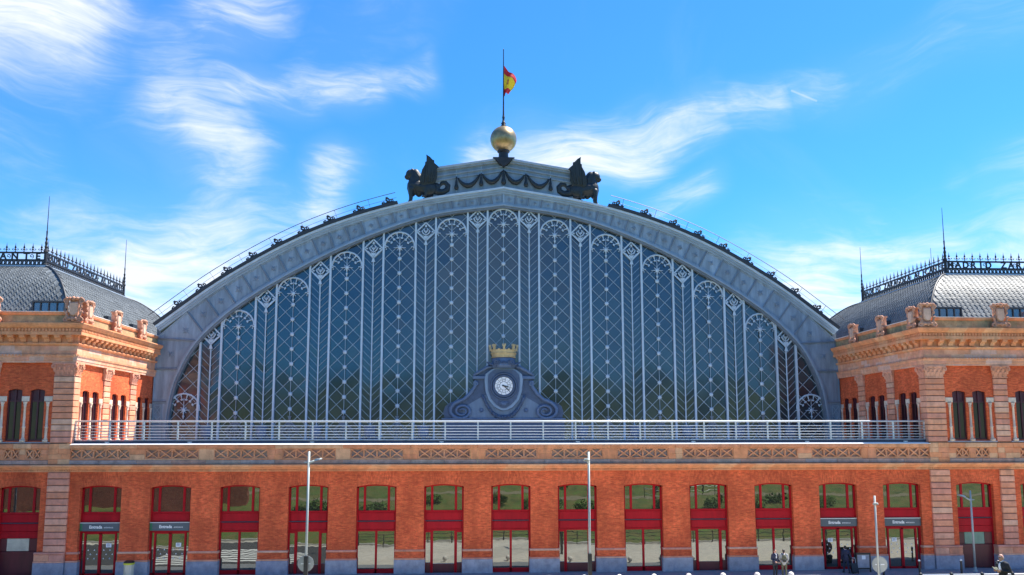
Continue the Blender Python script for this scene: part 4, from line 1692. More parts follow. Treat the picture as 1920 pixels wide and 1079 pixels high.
# dark roof edge beyond the statues, with the curved roof behind
for s in (-1, 1):
    seg = [p for p in OUT if s * p[0] > 8.6]
    mb = MB()
    strip(mb, offset_curve(seg, 0.064), offset_curve(seg, 0.34), YB - 0.42, YB + 1.2)
    mb.build('roof_edge', 'roof_edge', hall)
    seg2 = offset_curve(seg, 1.18)
    rl = MB()
    rl.tube([(x, YB - 0.1, z) for x, z in seg2], 0.03, 5)
    for q in range(2, len(seg), 5):
        a, b = offset_curve(seg, 0.3)[q], seg2[q]
        rl.tube([(a[0], YB - 0.1, a[1]), (b[0], YB - 0.1, b[1])], 0.016, 4)
    rl.tube([(x, YB - 0.1, z) for x, z in offset_curve(seg, 0.72)], 0.014, 4)
    rl.build('edge_cable_rail', 'roof_edge', hall)
mb = MB()
c = offset_curve(OUT, 0.03)
strip(mb, offset_curve(OUT, -0.25), c, YB + 0.5, YB + 58)
mb.build('roof', 'hall_roof', hall)
for s in (-1, 1):
    x0, x1 = sorted((s * 28.8, s * 29.13))
    MB().box(x0, x1, YB + 0.3, YB + 58, 8.3, 18.2).build('side_wall', 'hall_dark', hall)

# ---- panels of the arch band: outer edge point + inner edge point for each joint
oc = offset_curve(OUT, -0.46)
ic = offset_curve(INN, 0.26)
half_o = [p for p in oc if p[0] >= -1e-6]
half_i = [p for p in ic if p[0] >= -1e-6]


def nearest_inner(p, q):
    """where the normal of the outer curve at p meets the inner curve"""
    best, bd = None, 1e9
    for k in range(len(half_i)):
        a = half_i[k]
        d = abs((a[0] - p[0]) * q[0] + (a[1] - p[1]) * q[1])
        if d < bd and math.hypot(a[0] - p[0], a[1] - p[1]) < 9:
            best, bd = k, d
    # refine
    k = best
    res = half_i[k]
    for k0 in (max(k - 1, 0), min(k, len(half_i) - 2)):
        a, b = half_i[k0], half_i[k0 + 1]
        da = (a[0] - p[0]) * q[0] + (a[1] - p[1]) * q[1]
        db = (b[0] - p[0]) * q[0] + (b[1] - p[1]) * q[1]
        if da * db <= 0 and da != db:
            t = da / (da - db)
            res = (a[0] + (b[0] - a[0]) * t, a[1] + (b[1] - a[1]) * t)
    return res


ln = [0.0]
for a, b in zip(half_o, half_o[1:]):
    ln.append(ln[-1] + math.hypot(b[0] - a[0], b[1] - a[1]))
TOTAL = ln[-1]
joints = []
s_ = 0.0
k_ = 0
while s_ < TOTAL - 0.3:
    i = max(j for j in range(len(ln)) if ln[j] <= s_ + 1e-9)
    i = min(i, len(half_o) - 2)
    f = (s_ - ln[i]) / (ln[i + 1] - ln[i])
    a, b = half_o[i], half_o[i + 1]
    p = (a[0] + (b[0] - a[0]) * f, a[1] + (b[1] - a[1]) * f)
    t = Vector((b[0] - a[0], b[1] - a[1])).normalized()
    q = nearest_inner(p, (t.x, t.y)) if s_ > 0 else half_i[0]
    joints.append((p, q))
    s_ += 1.10 + 0.035 * k_ if k_ < 14 else 1.62 + 0.05 * (k_ - 14)
    k_ += 1
joints = [j for j in joints if j[0][0] < 27.8]
pe = half_o[-1]
joints.append(((29.10, 17.2), (25.62, 17.0)))
joints.append(((29.10, 14.6), (27.18, 14.6)))
joints.append(((29.10, 11.9), (27.95, 11.9)))
joints.append(((29.10, 8.6), (28.18, 8.6)))


def rosette_mesh():
    mb = MB()
    for k in range(8):
        a = math.pi * k / 4
        r = 0.40 if k % 2 == 0 else 0.30
        c, s = math.cos(a), math.sin(a)
        w = 0.055
        mb.add([(0, -0.05, 0), (c * r * 0.45 - s * w, -0.0, s * r * 0.45 + c * w), (c * r, 0.0, s * r), (c * r * 0.45 + s * w, -0.0, s * r * 0.45 - c * w), (c * r * 0.5, -0.05, s * r * 0.5)],
               [(0, 4, 1), (1, 4, 2), (2, 4, 3), (3, 4, 0)])
    mb.ell((0, -0.03, 0), (0.08, 0.05, 0.08), 8, 5)
    return mb.mesh('rosette', 'rosette_paint', center=(0, 0, 0))[0]


ROSETTE = rosette_mesh()
for s in (-1, 1):
    for (p0, q0), (p1, q1) in zip(joints, joints[1:]):
        quad = [p0, p1, q1, q0]
        cx = sum(p[0] for p in quad) / 4
        cz = sum(p[1] for p in quad) / 4

        def shrink(d):
            out = []
            for p in quad:
                v = Vector((p[0] - cx, p[1] - cz))
                f = max(0.0, 1 - d / v.length)
                out.append((s * (cx + v.x * f), cz + v.y * f))
            return out
        A, B, C = shrink(0.0), shrink(0.13), shrink(0.17)
        mb = MB()
        vs = [(x, YB + 0.0, z) for x, z in A] + [(x, YB + 0.0, z) for x, z in B] + [(x, YB + 0.07, z) for x, z in C]
        vs.append((sum(q[0] for q in C) / 4, YB + 0.035, sum(q[1] for q in C) / 4))
        fs = [(8, 9, 12), (9, 10, 12), (10, 11, 12), (11, 8, 12)]
        for i in range(4):
            j = (i + 1) % 4
            fs += [(i, j, 4 + j, 4 + i), (4 + i, 4 + j, 8 + j, 8 + i)]
        mb.add(vs, fs)
        pn = mb.build('arch_panel', 'hall_panel', hall)
        sz = min(1.0, math.hypot(p0[0] - q0[0], p0[1] - q0[1]) / 1.3)
        if cz > 13.5:
            inst(ROSETTE, 'rosette', Matrix.Translation((s * cx, YB + 0.032, cz)) @ Matrix.Rotation(s * (joints.index((p0, q0)) * 0.04), 4, 'Y') @ Matrix.Scale(sz * (0.85 if cz > 22 else 1.0), 4), pn)
        # riveted rib on each joint
        d = Vector((q1[0] - p1[0], q1[1] - p1[1]))
        a = (s * (p1[0]), YB - 0.02, p1[1])
        b = (s * (q1[0]), YB - 0.02, q1[1])
        MB().bar(a, b, 0.09, 0.09).build('rib', 'hall_dark', hall)
MB().bar((0, YB - 0.02, half_o[0][1]), (0, YB - 0.02, half_i[0][1]), 0.09, 0.09).build('rib', 'hall_paint', hall)

# ---- roof ornaments
om = MB()
om.tube([(x, 0, z) for x, _, z in spiral(0.0, 0.42, 0.24, 0.10, 1.15, 16, -1.9)], 0.085, 6)
om.tube([(x, 0, z) for x, _, z in spiral(0.46, 0.24, 0.18, 0.05, 1.1, 12, 2.6, -1)], 0.065, 6)
om.tube([(x, 0, z) for x, _, z in spiral(-0.46, 0.20, 0.13, 0.05, 1.0, 10, 0.4)], 0.06, 6)
om.tube([(-0.75, 0, 0.05), (-0.4, 0, 0.08), (0.1, 0, 0.16), (0.5, 0, 0.08), (0.8, 0, 0.05)], [0.05, 0.09, 0.12, 0.09, 0.05], 6)
om.ell((-0.02, 0, 0.68), (0.15, 0.07, 0.10), 8, 5)
om.ell((-0.62, 0, 0.20), (0.09, 0.06, 0.12), 7, 5)
om.box(-0.8, 0.8, -0.08, 0.08, -0.15, 0.06)
ORN = om.mesh('roof_ornament', 'roof_edge', center=(0, 0, 0))[0]
for s in (-1, 1):
    for x in (9.95, 12.4, 14.9, 17.05, 19.25, 21.3, 23.35, 25.4, 27.3):
        z = outer_z(x) + 0.36
        sl = math.atan2(outer_z(x + 0.3) - outer_z(x - 0.3), 0.6)
        inst(ORN, 'roof_ornament', Matrix.Translation((s * x, YB - 0.15, z)) @ Matrix.Rotation(-s * sl, 4, 'Y') @ Matrix.Scale(s * -1.0, 4, (1, 0, 0)) @ Matrix.Scale(0.80, 4), hall)

# ---- glazing
GP = 4.475
MUL = 0.86
YG = YB + 0.42
ZB0 = 8.6
BP = 1.265                 # vertical pitch of the lattice
FAN_TOP = [28.72, 27.80, 26.55, 24.76, 22.48, 19.62, 12.58]


def clip(poly, nx_, nz_, d):
    """keep the part where nx*x + nz*z <= d"""
    out = []
    for i in range(len(poly)):
        a, b = poly[i], poly[(i + 1) % len(poly)]
        da, db = nx_ * a[0] + nz_ * a[1] - d, nx_ * b[0] + nz_ * b[1] - d
        if da <= 0:
            out.append(a)
        if (da < 0 < db) or (db < 0 < da):
            t = da / (da - db)
            out.append((a[0] + (b[0] - a[0]) * t, a[1] + (b[1] - a[1]) * t))
    return out


def bay_clip(poly, xa, xb):
    poly = clip(poly, 1, 0, xb)
    poly = clip(poly, -1, 0, -xa)
    poly = clip(poly, 0, -1, -ZB0)
    xs_ = np.linspace(xa, xb, 4)
    for u, v in zip(xs_, xs_[1:]):            # the arch is convex: cut by its chords' lines
        zu, zv = inner_z(u) + 0.05, inner_z(v) + 0.05
        nx_, nz_ = -(zv - zu), (v - u)
        l = math.hypot(nx_, nz_)
        nx_, nz_ = nx_ / l, nz_ / l
        poly = clip(poly, nx_, nz_, nx_ * u + nz_ * zu) if poly else poly
        if not poly:
            break
    return poly


def seg_clip(a, b, xa, xb):
    """clip a bar to the bay: sample-based"""
    n = 40
    pts = []
    for k in range(n + 1):
        t = k / n
        x, z = a[0] + (b[0] - a[0]) * t, a[1] + (b[1] - a[1]) * t
        if xa - 1e-6 <= x <= xb + 1e-6 and ZB0 <= z <= inner_z(x) + 0.02:
            pts.append((x, z))
    return (pts[0], pts[-1]) if len(pts) > 1 and math.hypot(pts[0][0] - pts[-1][0], pts[0][1] - pts[-1][1]) > 0.1 else None


def poly_area(p):
    return abs(sum(p[i][0] * p[(i + 1) % len(p)][1] - p[(i + 1) % len(p)][0] * p[i][1] for i in range(len(p)))) / 2


def fan_mesh(r):
    mb = MB()
    arc = [(r * math.cos(t), 0, r * math.sin(t)) for t in np.linspace(0, math.pi, 21)]
    mb.tube(arc, 0.07, 5, flat=1.0)
    n = 7
    for k in range(n):
        t0, t1 = math.pi * k / n, math.pi * (k + 1) / n
        tm = (t0 + t1) / 2
        rr = r * 0.83
        cx, cz = rr * math.cos(tm), rr * math.sin(tm)
        cr = r * 0.20
        mb.tube([(cx + cr * math.cos(tm + a), 0, cz + cr * math.sin(tm + a)) for a in np.linspace(-2.0, 2.0, 9)], 0.04, 4)
    for k in range(1, n):
        t = math.pi * k / n
        bx, bz = r * 0.66 * math.cos(t), r * 0.66 * math.sin(t)
        mb.bar((r * 0.8 * math.cos(t), 0, r * 0.8 * math.sin(t)), (bx, 0, bz), 0.05, 0.05)
        for a in (-0.9, 0, 0.9):
            mb.ell((bx - 0.075 * math.cos(t + a), 0, bz - 0.075 * math.sin(t + a)), (0.065, 0.04, 0.065), 6, 4)
    for s in (-1, 1):
        for a in (-0.9, 0, 0.9):
            mb.ell((s * (r * 0.93 - 0.03), 0, -0.17 - 0.07 * math.cos(a)), (0.06, 0.04, 0.06), 6, 4)
        mb.box(min(s * (r - 0.12), s * (r + 0.1)), max(s * (r - 0.12), s * (r + 0.1)), -0.04, 0.04, -0.14, -0.05)
    return mb.mesh('fan_tracery', 'mullion_paint', center=(0, 0, 0))[0]


def star_mesh():
    mb = MB()
    for k in range(8):
        a = math.pi * k / 4
        r = 0.52 if k % 2 == 0 else 0.34
        mb.tube([(0, 0, 0), (r * math.cos(a), 0, r * math.sin(a))], [0.05, 0.022], 4)
    mb.ell((0, -0.03, 0), (0.16, 0.09, 0.16), 10, 6)
    mb.tube([(0, 0, 0), (0, 0, 1.02)], [0.03, 0.02], 4)
    mb.lathe([(0.02, -0.75), (0.045, -0.65), (0.11, -0.5), (0.03, -0.42), (0.06, -0.25), (0.06, -0.1)], 6)
    return mb.mesh('star_finial', 'mullion_paint', center=(0, 0, 0))[0]


def diamond_mesh():
    mb = MB()
    r = 0.80
    d = 0.07
    cs = [(r, 0), (0, r), (-r, 0), (0, -r)]
    for i in range(4):
        a, b = cs[i], cs[(i + 1) % 4]
        mb.bar((a[0], 0, a[1]), (b[0], 0, b[1]), 0.11, d)
    # leaf inside: stem, leaves and flame
    mb.prism([(0, -0.70), (0.16, -0.50), (0.22, -0.30), (0.10, -0.40), (0, -0.30), (-0.10, -0.40), (-0.22, -0.30), (-0.16, -0.50)], -d / 2, d / 2)
    mb.bar((0, 0, -0.4), (0, 0, 0.12), 0.05, d)
    for s in (-1, 1):
        mb.tube([(0, 0, -0.32), (s * 0.22, 0, -0.16), (s * 0.34, 0, 0.05), (s * 0.22, 0, 0.2)], [0.03, 0.06, 0.065, 0.02], 5)
        mb.tube([(0, 0, -0.1), (s * 0.12, 0, 0.04), (s * 0.17, 0, 0.2), (s * 0.08, 0, 0.33)], [0.03, 0.05, 0.055, 0.02], 5)
        mb.ell((s * 0.57, 0, 0.0), (0.10, 0.03, 0.08), 7, 4)
        mb.tube([(s * 0.12, 0, -0.62), (s * 0.30, 0, -0.42), (s * 0.48, 0, -0.22)], [0.05, 0.05, 0.03], 5)
    mb.ell((0, 0, 0.50), (0.09, 0.03, 0.12), 7, 5)
    mb.prism([(-0.06, -0.80), (0.06, -0.80), (0.12, -1.06), (0.17, -1.18), (0.06, -1.16), (0, -1.24), (-0.06, -1.16), (-0.17, -1.18), (-0.12, -1.06)], -d / 2, d / 2)
    return mb.mesh('diamond_finial', 'mullion_paint', center=(0, 0, 0))[0]


STAR, DIAMOND = star_mesh(), diamond_mesh()
LOTUS = DIAMOND.copy()
LOTUS.name = 'lotus_ornament'
LOTUS.materials[0] = MATS['hall_dark']
FANR = 1.27
FAN = fan_mesh(FANR)
BOSS = MB()
BOSS.ell((0, 0, 0), (0.15, 0.08, 0.15), 10, 6)
for k in range(8):
    BOSS.ell((0.15 * math.cos(k * math.pi / 4), 0.01, 0.15 * math.sin(k * math.pi / 4)), (0.05, 0.05, 0.05), 5, 4)
URN = MB()
URN.lathe([(0.30, 0.0), (0.34, 0.08), (0.20, 0.2), (0.16, 0.34), (0.40, 0.52), (0.46, 0.78), (0.44, 1.05), (0.52, 1.22), (0.52, 1.34), (0.10, 1.36)], 12)
for s in (-1, 1):
    URN.tube([(s * x, -0.02, z) for x, _, z in spiral(0.45, 0.22, 0.24, 0.06, 1.1, 10, 1.57, -1)], 0.06, 5)
URN_ME = URN.mesh('base_urn', 'monument_blue', center=(0, 0, 0))[0]
panes = []
bays = []
for k in range(-6, 7):
    c = k * GP
    xa, xb = c - (GP / 2 - MUL), c + (GP / 2 - MUL)
    if k == -6:
        xa = -28.0
    if k == 6:
        xb = 28.0
    bays.append(('lattice', c if abs(k) < 6 else (1 if k > 0 else -1) * 26.62, xa, xb, k))
for k in range(-6, 6):
    c = (k + 0.5) * GP
    bays.append(('chevron', c, c - MUL, c + MUL, k))
for kind, c, xa, xb, k in bays:
    bars = MB()
    if kind == 'lattice':
        top = FAN_TOP[abs(k)]
        boss0 = top - FANR - 0.30 - 0.75        # first boss under the star
        zs = []
        z = boss0
        n_up = 14
        phase = boss0
        for j in range(-n_up, 16):
            zb_ = phase - j * BP
            for sg in (-1, 1):
                s2 = seg_clip((c - 2.6, zb_ - sg * 2.6), (c + 2.6, zb_ + sg * 2.6), xa, xb)
                if s2:
                    bars.bar((s2[0][0], YG - 0.05 + 0.004 * sg, s2[0][1]), (s2[1][0], YG - 0.05 + 0.004 * sg, s2[1][1]), 0.038, 0.06)
        for ju in range(-40, 40):
            for jv in range(-3, 4):
                # cell between lines: z-(x-c) in [p+ju*BP, ...], z+(x-c) likewise
                u0, u1 = phase + ju * BP, phase + (ju + 1) * BP
                kv = ju + jv
                v0, v1 = phase + kv * BP, phase + (kv + 1) * BP
                poly = [((v - u) / 2 + c, (u + v) / 2) for u, v in ((u0, v0), (u0, v1), (u1, v1), (u1, v0))]
                if max(p[1] for p in poly) < ZB0 or min(p[1] for p in poly) > 29.5:
                    continue
                poly = bay_clip(poly, xa, xb)
                if len(poly) > 2 and poly_area(poly) > 0.01:
                    panes.append((poly_area(poly), poly))
        st_z = top - FANR + 0.02
        if abs(k) < 6:
            bars.bar((c, YG - 0.09, ZB0), (c, YG - 0.09, st_z), 0.04, 0.05)
            fn = inst(FAN, 'fan_tracery', Matrix.Translation((c, YG - 0.16, top - FANR)), hall)
            inst(STAR, 'star_finial', Matrix.Translation((c, YG - 0.18, st_z - 0.12)), fn)
            bs = MB()
            j = 0
            while phase - j * BP > 10.2:
                zb_ = phase - j * BP
                bs.merge(BOSS, Matrix.Translation((c, YG - 0.14, zb_)))
                j += 1
            tag(bs.build('bosses', 'mullion_paint', hall, smooth=True), kind='stuff')
            inst(LOTUS, 'lotus_ornament', Matrix.Translation((c, YG - 0.12, 9.55)) @ Matrix.Rotation(math.pi, 4, 'Y'), hall)
        else:
            fn = inst(FAN, 'fan_tracery', Matrix.Translation((c, YG - 0.16, top - FANR)), hall)
            inst(STAR, 'star_finial', Matrix.Translation((c, YG - 0.18, st_z - 0.12)), fn)
    else:
        zt = inner_z(c)
        sp_ = 0.62
        j0 = int((ZB0 - 4) / sp_)
        for j in range(j0, 52):
            z0 = j * sp_ * 1.0
            # left half falls to the middle, right half rises from it
            for sg in (-1, 1):
                a, b = (c, z0), (c + sg * MUL, z0 + MUL)
                s2 = seg_clip(a, b, min(c, c + sg * MUL), max(c, c + sg * MUL))
                if s2:
                    bars.bar((s2[0][0], YG - 0.05, s2[0][1]), (s2[1][0], YG - 0.05, s2[1][1]), 0.03, 0.06)
                poly = [(c, z0), (c + sg * MUL, z0 + MUL), (c + sg * MUL, z0 + MUL + sp_), (c, z0 + sp_)]
                if max(p[1] for p in poly) < ZB0 or min(p[1] for p in poly) > 29.5:
                    continue
                poly = bay_clip(poly, min(c, c + sg * MUL), max(c, c + sg * MUL))
                if len(poly) > 2 and poly_area(poly) > 0.01:
                    panes.append((poly_area(poly), poly))
        dz = {0: 27.78, 1: 26.62, 2: 25.08, 3: 23.10, 4: 20.64, 5: 17.52}[min(abs(k), abs(k + 1))]
        inst(DIAMOND, 'diamond_finial', Matrix.Translation((c, YG - 0.17, dz)), hall)
        MB().tube([(c, YG - 0.12, 9.9), (c, YG - 0.12, dz - 1.15)], 0.058, 6).build('stem', 'mullion_paint', hall)
        if abs(c) > 5.5:
            inst(URN_ME, 'base_urn', Matrix.Translation((c, YG - 0.45, 8.56)), hall)
    tag(bars.build('glazing_bars', 'lattice_paint', hall), kind='stuff')
for k in range(-6, 6):
    for sg in (-1, 1):
        x = (k + 0.5) * GP + sg * MUL
        z1 = inner_z(abs(x) + 0.09) + 0.02
        MB().box(x - 0.08, x + 0.08, YG - 0.24, YG + 0.05, 8.56, z1 - 0.12).build('mullion', 'mullion_paint', hall)
panes.sort(key=lambda q: -q[0])
rr = random.Random(5)
rest = MB()
for n_, (ar_, poly) in enumerate(panes):
    cx = sum(p[0] for p in poly) / len(poly)
    cz = sum(p[1] for p in poly) / len(poly)
    ax, az_ = rr.gauss(0, 0.006), rr.gauss(0, 0.010)
    mb = MB()
    mb.prism(poly, -0.008, 0.008)
    mb.xf(Matrix.Translation((cx, YG, cz)) @ Matrix.Rotation(ax, 4, 'X') @ Matrix.Rotation(az_, 4, 'Z') @ Matrix.Translation((-cx, 0, -cz)))
    if n_ < 300:
        mb.build('pane', 'hall_glass', hall)
    else:
        rest.merge(mb)
tag(rest.build('panes', 'hall_glass', hall), kind='stuff')
MB().box(-28.2, 28.2, YG - 0.14, YG + 0.2, 8.5, 8.75).build('sill', 'monument_blue', hall)
# small lattice panels at the feet of the arch
for s in (-1, 1):
    fp = MB()
    for (a, b) in (((28.35, 10.0), (28.95, 10.0)), ((28.35, 11.6), (28.95, 11.6)), ((28.35, 10.0), (28.35, 11.6)), ((28.95, 10.0), (28.95, 11.6)),
                   ((28.35, 10.0), (28.95, 10.8)), ((28.95, 10.0), (28.35, 10.8)), ((28.35, 10.8), (28.95, 11.6)), ((28.95, 10.8), (28.35, 11.6))):
        fp.bar((s * a[0], YB - 0.02, a[1]), (s * b[0], YB - 0.02, b[1]), 0.05, 0.05)
    fp.build('foot_lattice', 'hall_paint', hall)

# ---- attic above the crown of the arch
at = MB()
AX = 6.1


def attic_top(x):
    return 33.0 - 0.165 * abs(x)


xs_ = np.linspace(-AX, AX, 25)
lo = [(float(x), outer_z(x) + 0.05) for x in xs_]
hi = [(float(x), attic_top(x)) for x in xs_]
strip(at, lo, hi, YB - 0.05, YB + 1.6)
attic = at.build('attic', 'attic_zinc', hall)
for d0, d1, y0, mt in ((0.0, 0.18, -0.42, 'zinc'), (-0.16, -0.002, -0.28, 'attic_zinc'), (-0.62, -0.50, -0.18, 'attic_zinc'), (-1.0, -0.90, -0.16, 'attic_zinc')):
    mb = MB()
    strip(mb, [(x, z + d0) for x, z in hi], [(x, z + d1) for x, z in hi], YB + y0, YB + (1.8 if d0 == 0 else 0.1))
    mb.build('attic_moulding', mt, attic)
for x in (-4.1, -1.95, 1.95, 4.1):
    MB().box(x - 0.04, x + 0.04, YB - 0.09, YB, outer_z(x) + 0.3, attic_top(x) - 0.2).build('attic_rib', 'hall_paint', attic)
TX = [-4.1, -1.95, 0.0, 1.95, 4.1]


def tassel_z(x):
    return 32.0 - 0.165 * abs(x)


tm = MB()
tm.lathe([(0.04, 0.10), (0.07, 0.0), (0.05, -0.15), (0.10, -0.35), (0.10, -0.55), (0.17, -0.75), (0.19, -0.95), (0.10, -1.06), (0.01, -1.08)], 8)
TASSEL = tm.mesh('tassel', 'bronze', True, center=(0, 0, 0))[0]
for x in TX:
    inst(TASSEL, 'tassel', Matrix.Translation((x, YB - 0.24, tassel_z(x))) @ Matrix.Scale(1.0 if x else 1.15, 4), attic)
for a, b in zip(TX, TX[1:]):
    sw = MB()
    n = 12
    pts, rad = [], []
    for i in range(n + 1):
        t = i / n
        x = a + 0.12 + (b - a - 0.24) * t
        z = tassel_z(a) + (tassel_z(b) - tassel_z(a)) * t - 0.85 * (1 - (2 * t - 1) ** 2)
        pts.append((x, YB - 0.22, z))
        rad.append(0.05 + 0.15 * math.sin(math.pi * t) + (0.02 if i % 2 else 0))
    sw.tube(pts, rad, 7)
    sw.build('festoon', 'bronze', attic, smooth=True)

# ================================================================ GLOBE, FLAGPOLE, FLAG
gl = thing('globe_finial', 'bronze globe on a dark pedestal with a tall flagpole at the top of the arch', 'finial', (0, YB + 0.2, 33.0))
gb = MB()
gb.prism([(-0.95, 33.12), (0.95, 33.12), (0.42, 32.62), (0, 32.30), (-0.42, 32.62)], YB - 0.6, YB + 0.6)
gb.lathe([(0.50, 33.12), (0.44, 33.25), (0.42, 33.75), (0.55, 33.85), (0.55, 33.95), (0.40, 34.05)], 14, (0, YB + 0.2, 0))
gb.build('pedestal', 'iron', gl)
g2 = MB()
g2.ell((0, YB + 0.2, 35.0), 1.17, 32, 20)
ball = g2.build('globe', 'gold_ball', gl, smooth=True)
g3 = MB()
g3.lathe([(0.26, 36.1), (0.30, 36.2), (0.16, 36.32), (0.22, 36.48), (0.12, 36.62), (0.09, 36.9), (0.13, 37.0), (0.10, 37.1), (0.075, 37.3), (0.06, 38.5), (0.035, 43.3), (0.06, 43.34), (0.01, 43.42)], 10, (0, YB + 0.2, 0))
g3.build('flagpole', 'iron', gl, smooth=True)

fl_t = thing('flag', 'red and yellow striped flag hanging from the flagpole above the globe', 'flag', (0.06, YB + 0.2, 39.0))


def flag_pt(s, t):
    TL, TR, BL, BR = (0.05, 41.85), (1.15, 40.62), (0.05, 39.0), (0.42, 39.35)
    x = (1 - s) * ((1 - t) * TL[0] + t * BL[0]) + s * ((1 - t) * TR[0] + t * BR[0])
    z = (1 - s) * ((1 - t) * TL[1] + t * BL[1]) + s * ((1 - t) * TR[1] + t * BR[1])
    y = YB + 0.2 + 0.20 * math.sin(s * 7.5 + t * 1.7) * (0.3 + s) + 0.08 * math.sin(t * 9 + s * 3)
    x += 0.09 * math.sin(s * 9 + 1.2 * t) * s + 0.10 * math.sin(math.pi * t) * s
    z += 0.12 * math.sin(s * 8 + 2 + t * 2) * s
    return x, y, z


for t0, t1, mt in ((0, 0.25, 'flag_red'), (0.25, 0.75, 'flag_yellow'), (0.75, 1.0, 'flag_red')):
    mb = MB()
    ns, nt_ = 16, 8
    for layer, dy in ((0, -0.006), (1, 0.006)):
        for i in range(ns + 1):
            for j in range(nt_ + 1):
                x, y, z = flag_pt(i / ns, t0 + (t1 - t0) * j / nt_)
                mb.v.append((x, y + dy, z))
    K = (ns + 1) * (nt_ + 1)
    for layer in (0, 1):
        for i in range(ns):
            for j in range(nt_):
                a = layer * K + i * (nt_ + 1) + j
                mb.f.append((a, a + 1, a + nt_ + 2, a + nt_ + 1))
    mb.build('stripe', mt, fl_t, smooth=True)
mb = MB()
for i in range(5):
    for j in range(5):
        x, y, z = flag_pt(0.30 + 0.06 * i, 0.40 + 0.05 * j)
        mb.v.append((x, y - 0.014, z))
mb.f += [(i * 5 + j, i * 5 + j + 1, i * 5 + j + 6, i * 5 + j + 5) for i in range(4) for j in range(4)]
mb.build('coat_of_arms', 'flag_arms', fl_t, smooth=True)

# ================================================================ GRIFFINS
gm_ = MB()                                # faces +x, seated on z=0


def cap_(mb, pts, rs, n=9):
    mb.tube(pts, rs, n)
    mb.ell(pts[0], rs[0] * 0.99, 9, 6)
    mb.ell(pts[-1], rs[-1] * 0.99, 9, 6)


cap_(gm_, [(1.0, 0, 1.20), (0.65, 0, 1.0), (0.15, 0, 0.78), (-0.40, 0, 0.62)], [0.52, 0.60, 0.60, 0.64])     # trunk
cap_(gm_, [(1.10, 0, 1.0), (1.20, 0, 0.55)], [0.46, 0.34])                                                     # chest
cap_(gm_, [(0.95, 0, 1.35), (0.78, 0, 1.75), (0.72, 0, 2.05)], [0.46, 0.42, 0.38])                             # neck
cap_(gm_, [(0.50, 0, 1.35), (0.42, 0, 1.80), (0.58, 0, 2.25)], [0.40, 0.42, 0.38])                              # mane
gm_.ell((0.98, 0, 2.25), (0.46, 0.36, 0.42))
cap_(gm_, [(1.15, 0, 2.15), (1.42, 0, 2.05)], [0.25, 0.18])                                                    # muzzle
gm_.ell((1.30, 0, 1.86), (0.20, 0.13, 0.09))
gm_.ell((1.25, 0, 2.36), (0.12, 0.22, 0.08))
for s in (-1, 1):
    gm_.ell((0.78, s * 0.26, 2.55), (0.08, 0.07, 0.13))
    cap_(gm_, [(1.18, s * 0.30, 0.85), (1.32, s * 0.32, 0.35), (1.42, s * 0.32, -0.05), (1.50, s * 0.32, -0.25)], [0.27, 0.18, 0.13, 0.14], 8)
    gm_.ell((1.62, s * 0.32, -0.33), (0.22, 0.15, 0.11))
    gm_.ell((-0.35, s * 0.36, 0.58), (0.66, 0.28, 0.60))                                                       # haunch
    cap_(gm_, [(-0.05, s * 0.42, 0.30), (0.05, s * 0.44, 0.05)], [0.20, 0.14], 8)
    gm_.ell((0.20, s * 0.44, -0.02), (0.26, 0.14, 0.11))
gm_.ell((0.62, 0, 0.42), (0.30, 0.26, 0.34))
tail = [(-0.75, 0, 0.40), (-1.1, 0, 0.18), (-1.5, 0, 0.12), (-1.86, 0, 0.26), (-2.0, 0, 0.60), (-1.82, 0, 0.90), (-1.50, 0, 0.92), (-1.34, 0, 0.70)]
cap_(gm_, tail, [0.40, 0.34, 0.32, 0.31, 0.29, 0.27, 0.25, 0.18], 9)
gm_.ell((-0.90, 0, 0.68), (0.50, 0.36, 0.42))
GBODY = remesh(gm_, 0.055, 2)
GBODY.materials.append(MATS['bronze'])
wg = MB()
wing_out = [(0.20, 1.20), (0.06, 1.75), (-0.14, 2.25), (-0.40, 2.62), (-0.46, 2.86), (-0.60, 2.86), (-0.62, 3.46), (-0.84, 3.22), (-1.0, 2.92), (-1.10, 2.86), (-1.08, 2.62), (-1.26, 2.36), (-1.34, 2.20), (-1.18, 2.14), (-1.14, 1.75), (-1.06, 1.30), (-0.90, 0.95), (-0.4, 0.8), (0.05, 0.9)]
n = len(wing_out)
vs, fs = [], []
for x, z in wing_out:
    vs.append((x, -0.05, z))
for x, z in wing_out:
    vs.append((x, 0.05, z))
cx, cz = -0.5, 1.7
vs += [(cx, -0.16, cz), (cx, 0.16, cz)]
for i in range(n):
    j = (i + 1) % n
    fs += [(i, j, 2 * n), (n + j, n + i, 2 * n + 1), (i, n + i, n + j, j)]
wg.add(vs, fs)
for (a, b) in (((-0.25, 1.1), (-0.62, 3.2)), ((-0.45, 1.05), (-0.95, 2.85)), ((-0.65, 1.05), (-1.2, 2.3)), ((-0.05, 1.1), (-0.4, 2.6))):
    for y in (-0.10, 0.10):
        wg.tube([(a[0], y, a[1]), ((a[0] + b[0]) / 2 - 0.02, y * 1.3, (a[1] + b[1]) / 2), (b[0], y * 0.5, b[1])], [0.07, 0.055, 0.02], 5)
GWING = wg.mesh('wing', 'bronze', center=(0, 0, 0))[0]
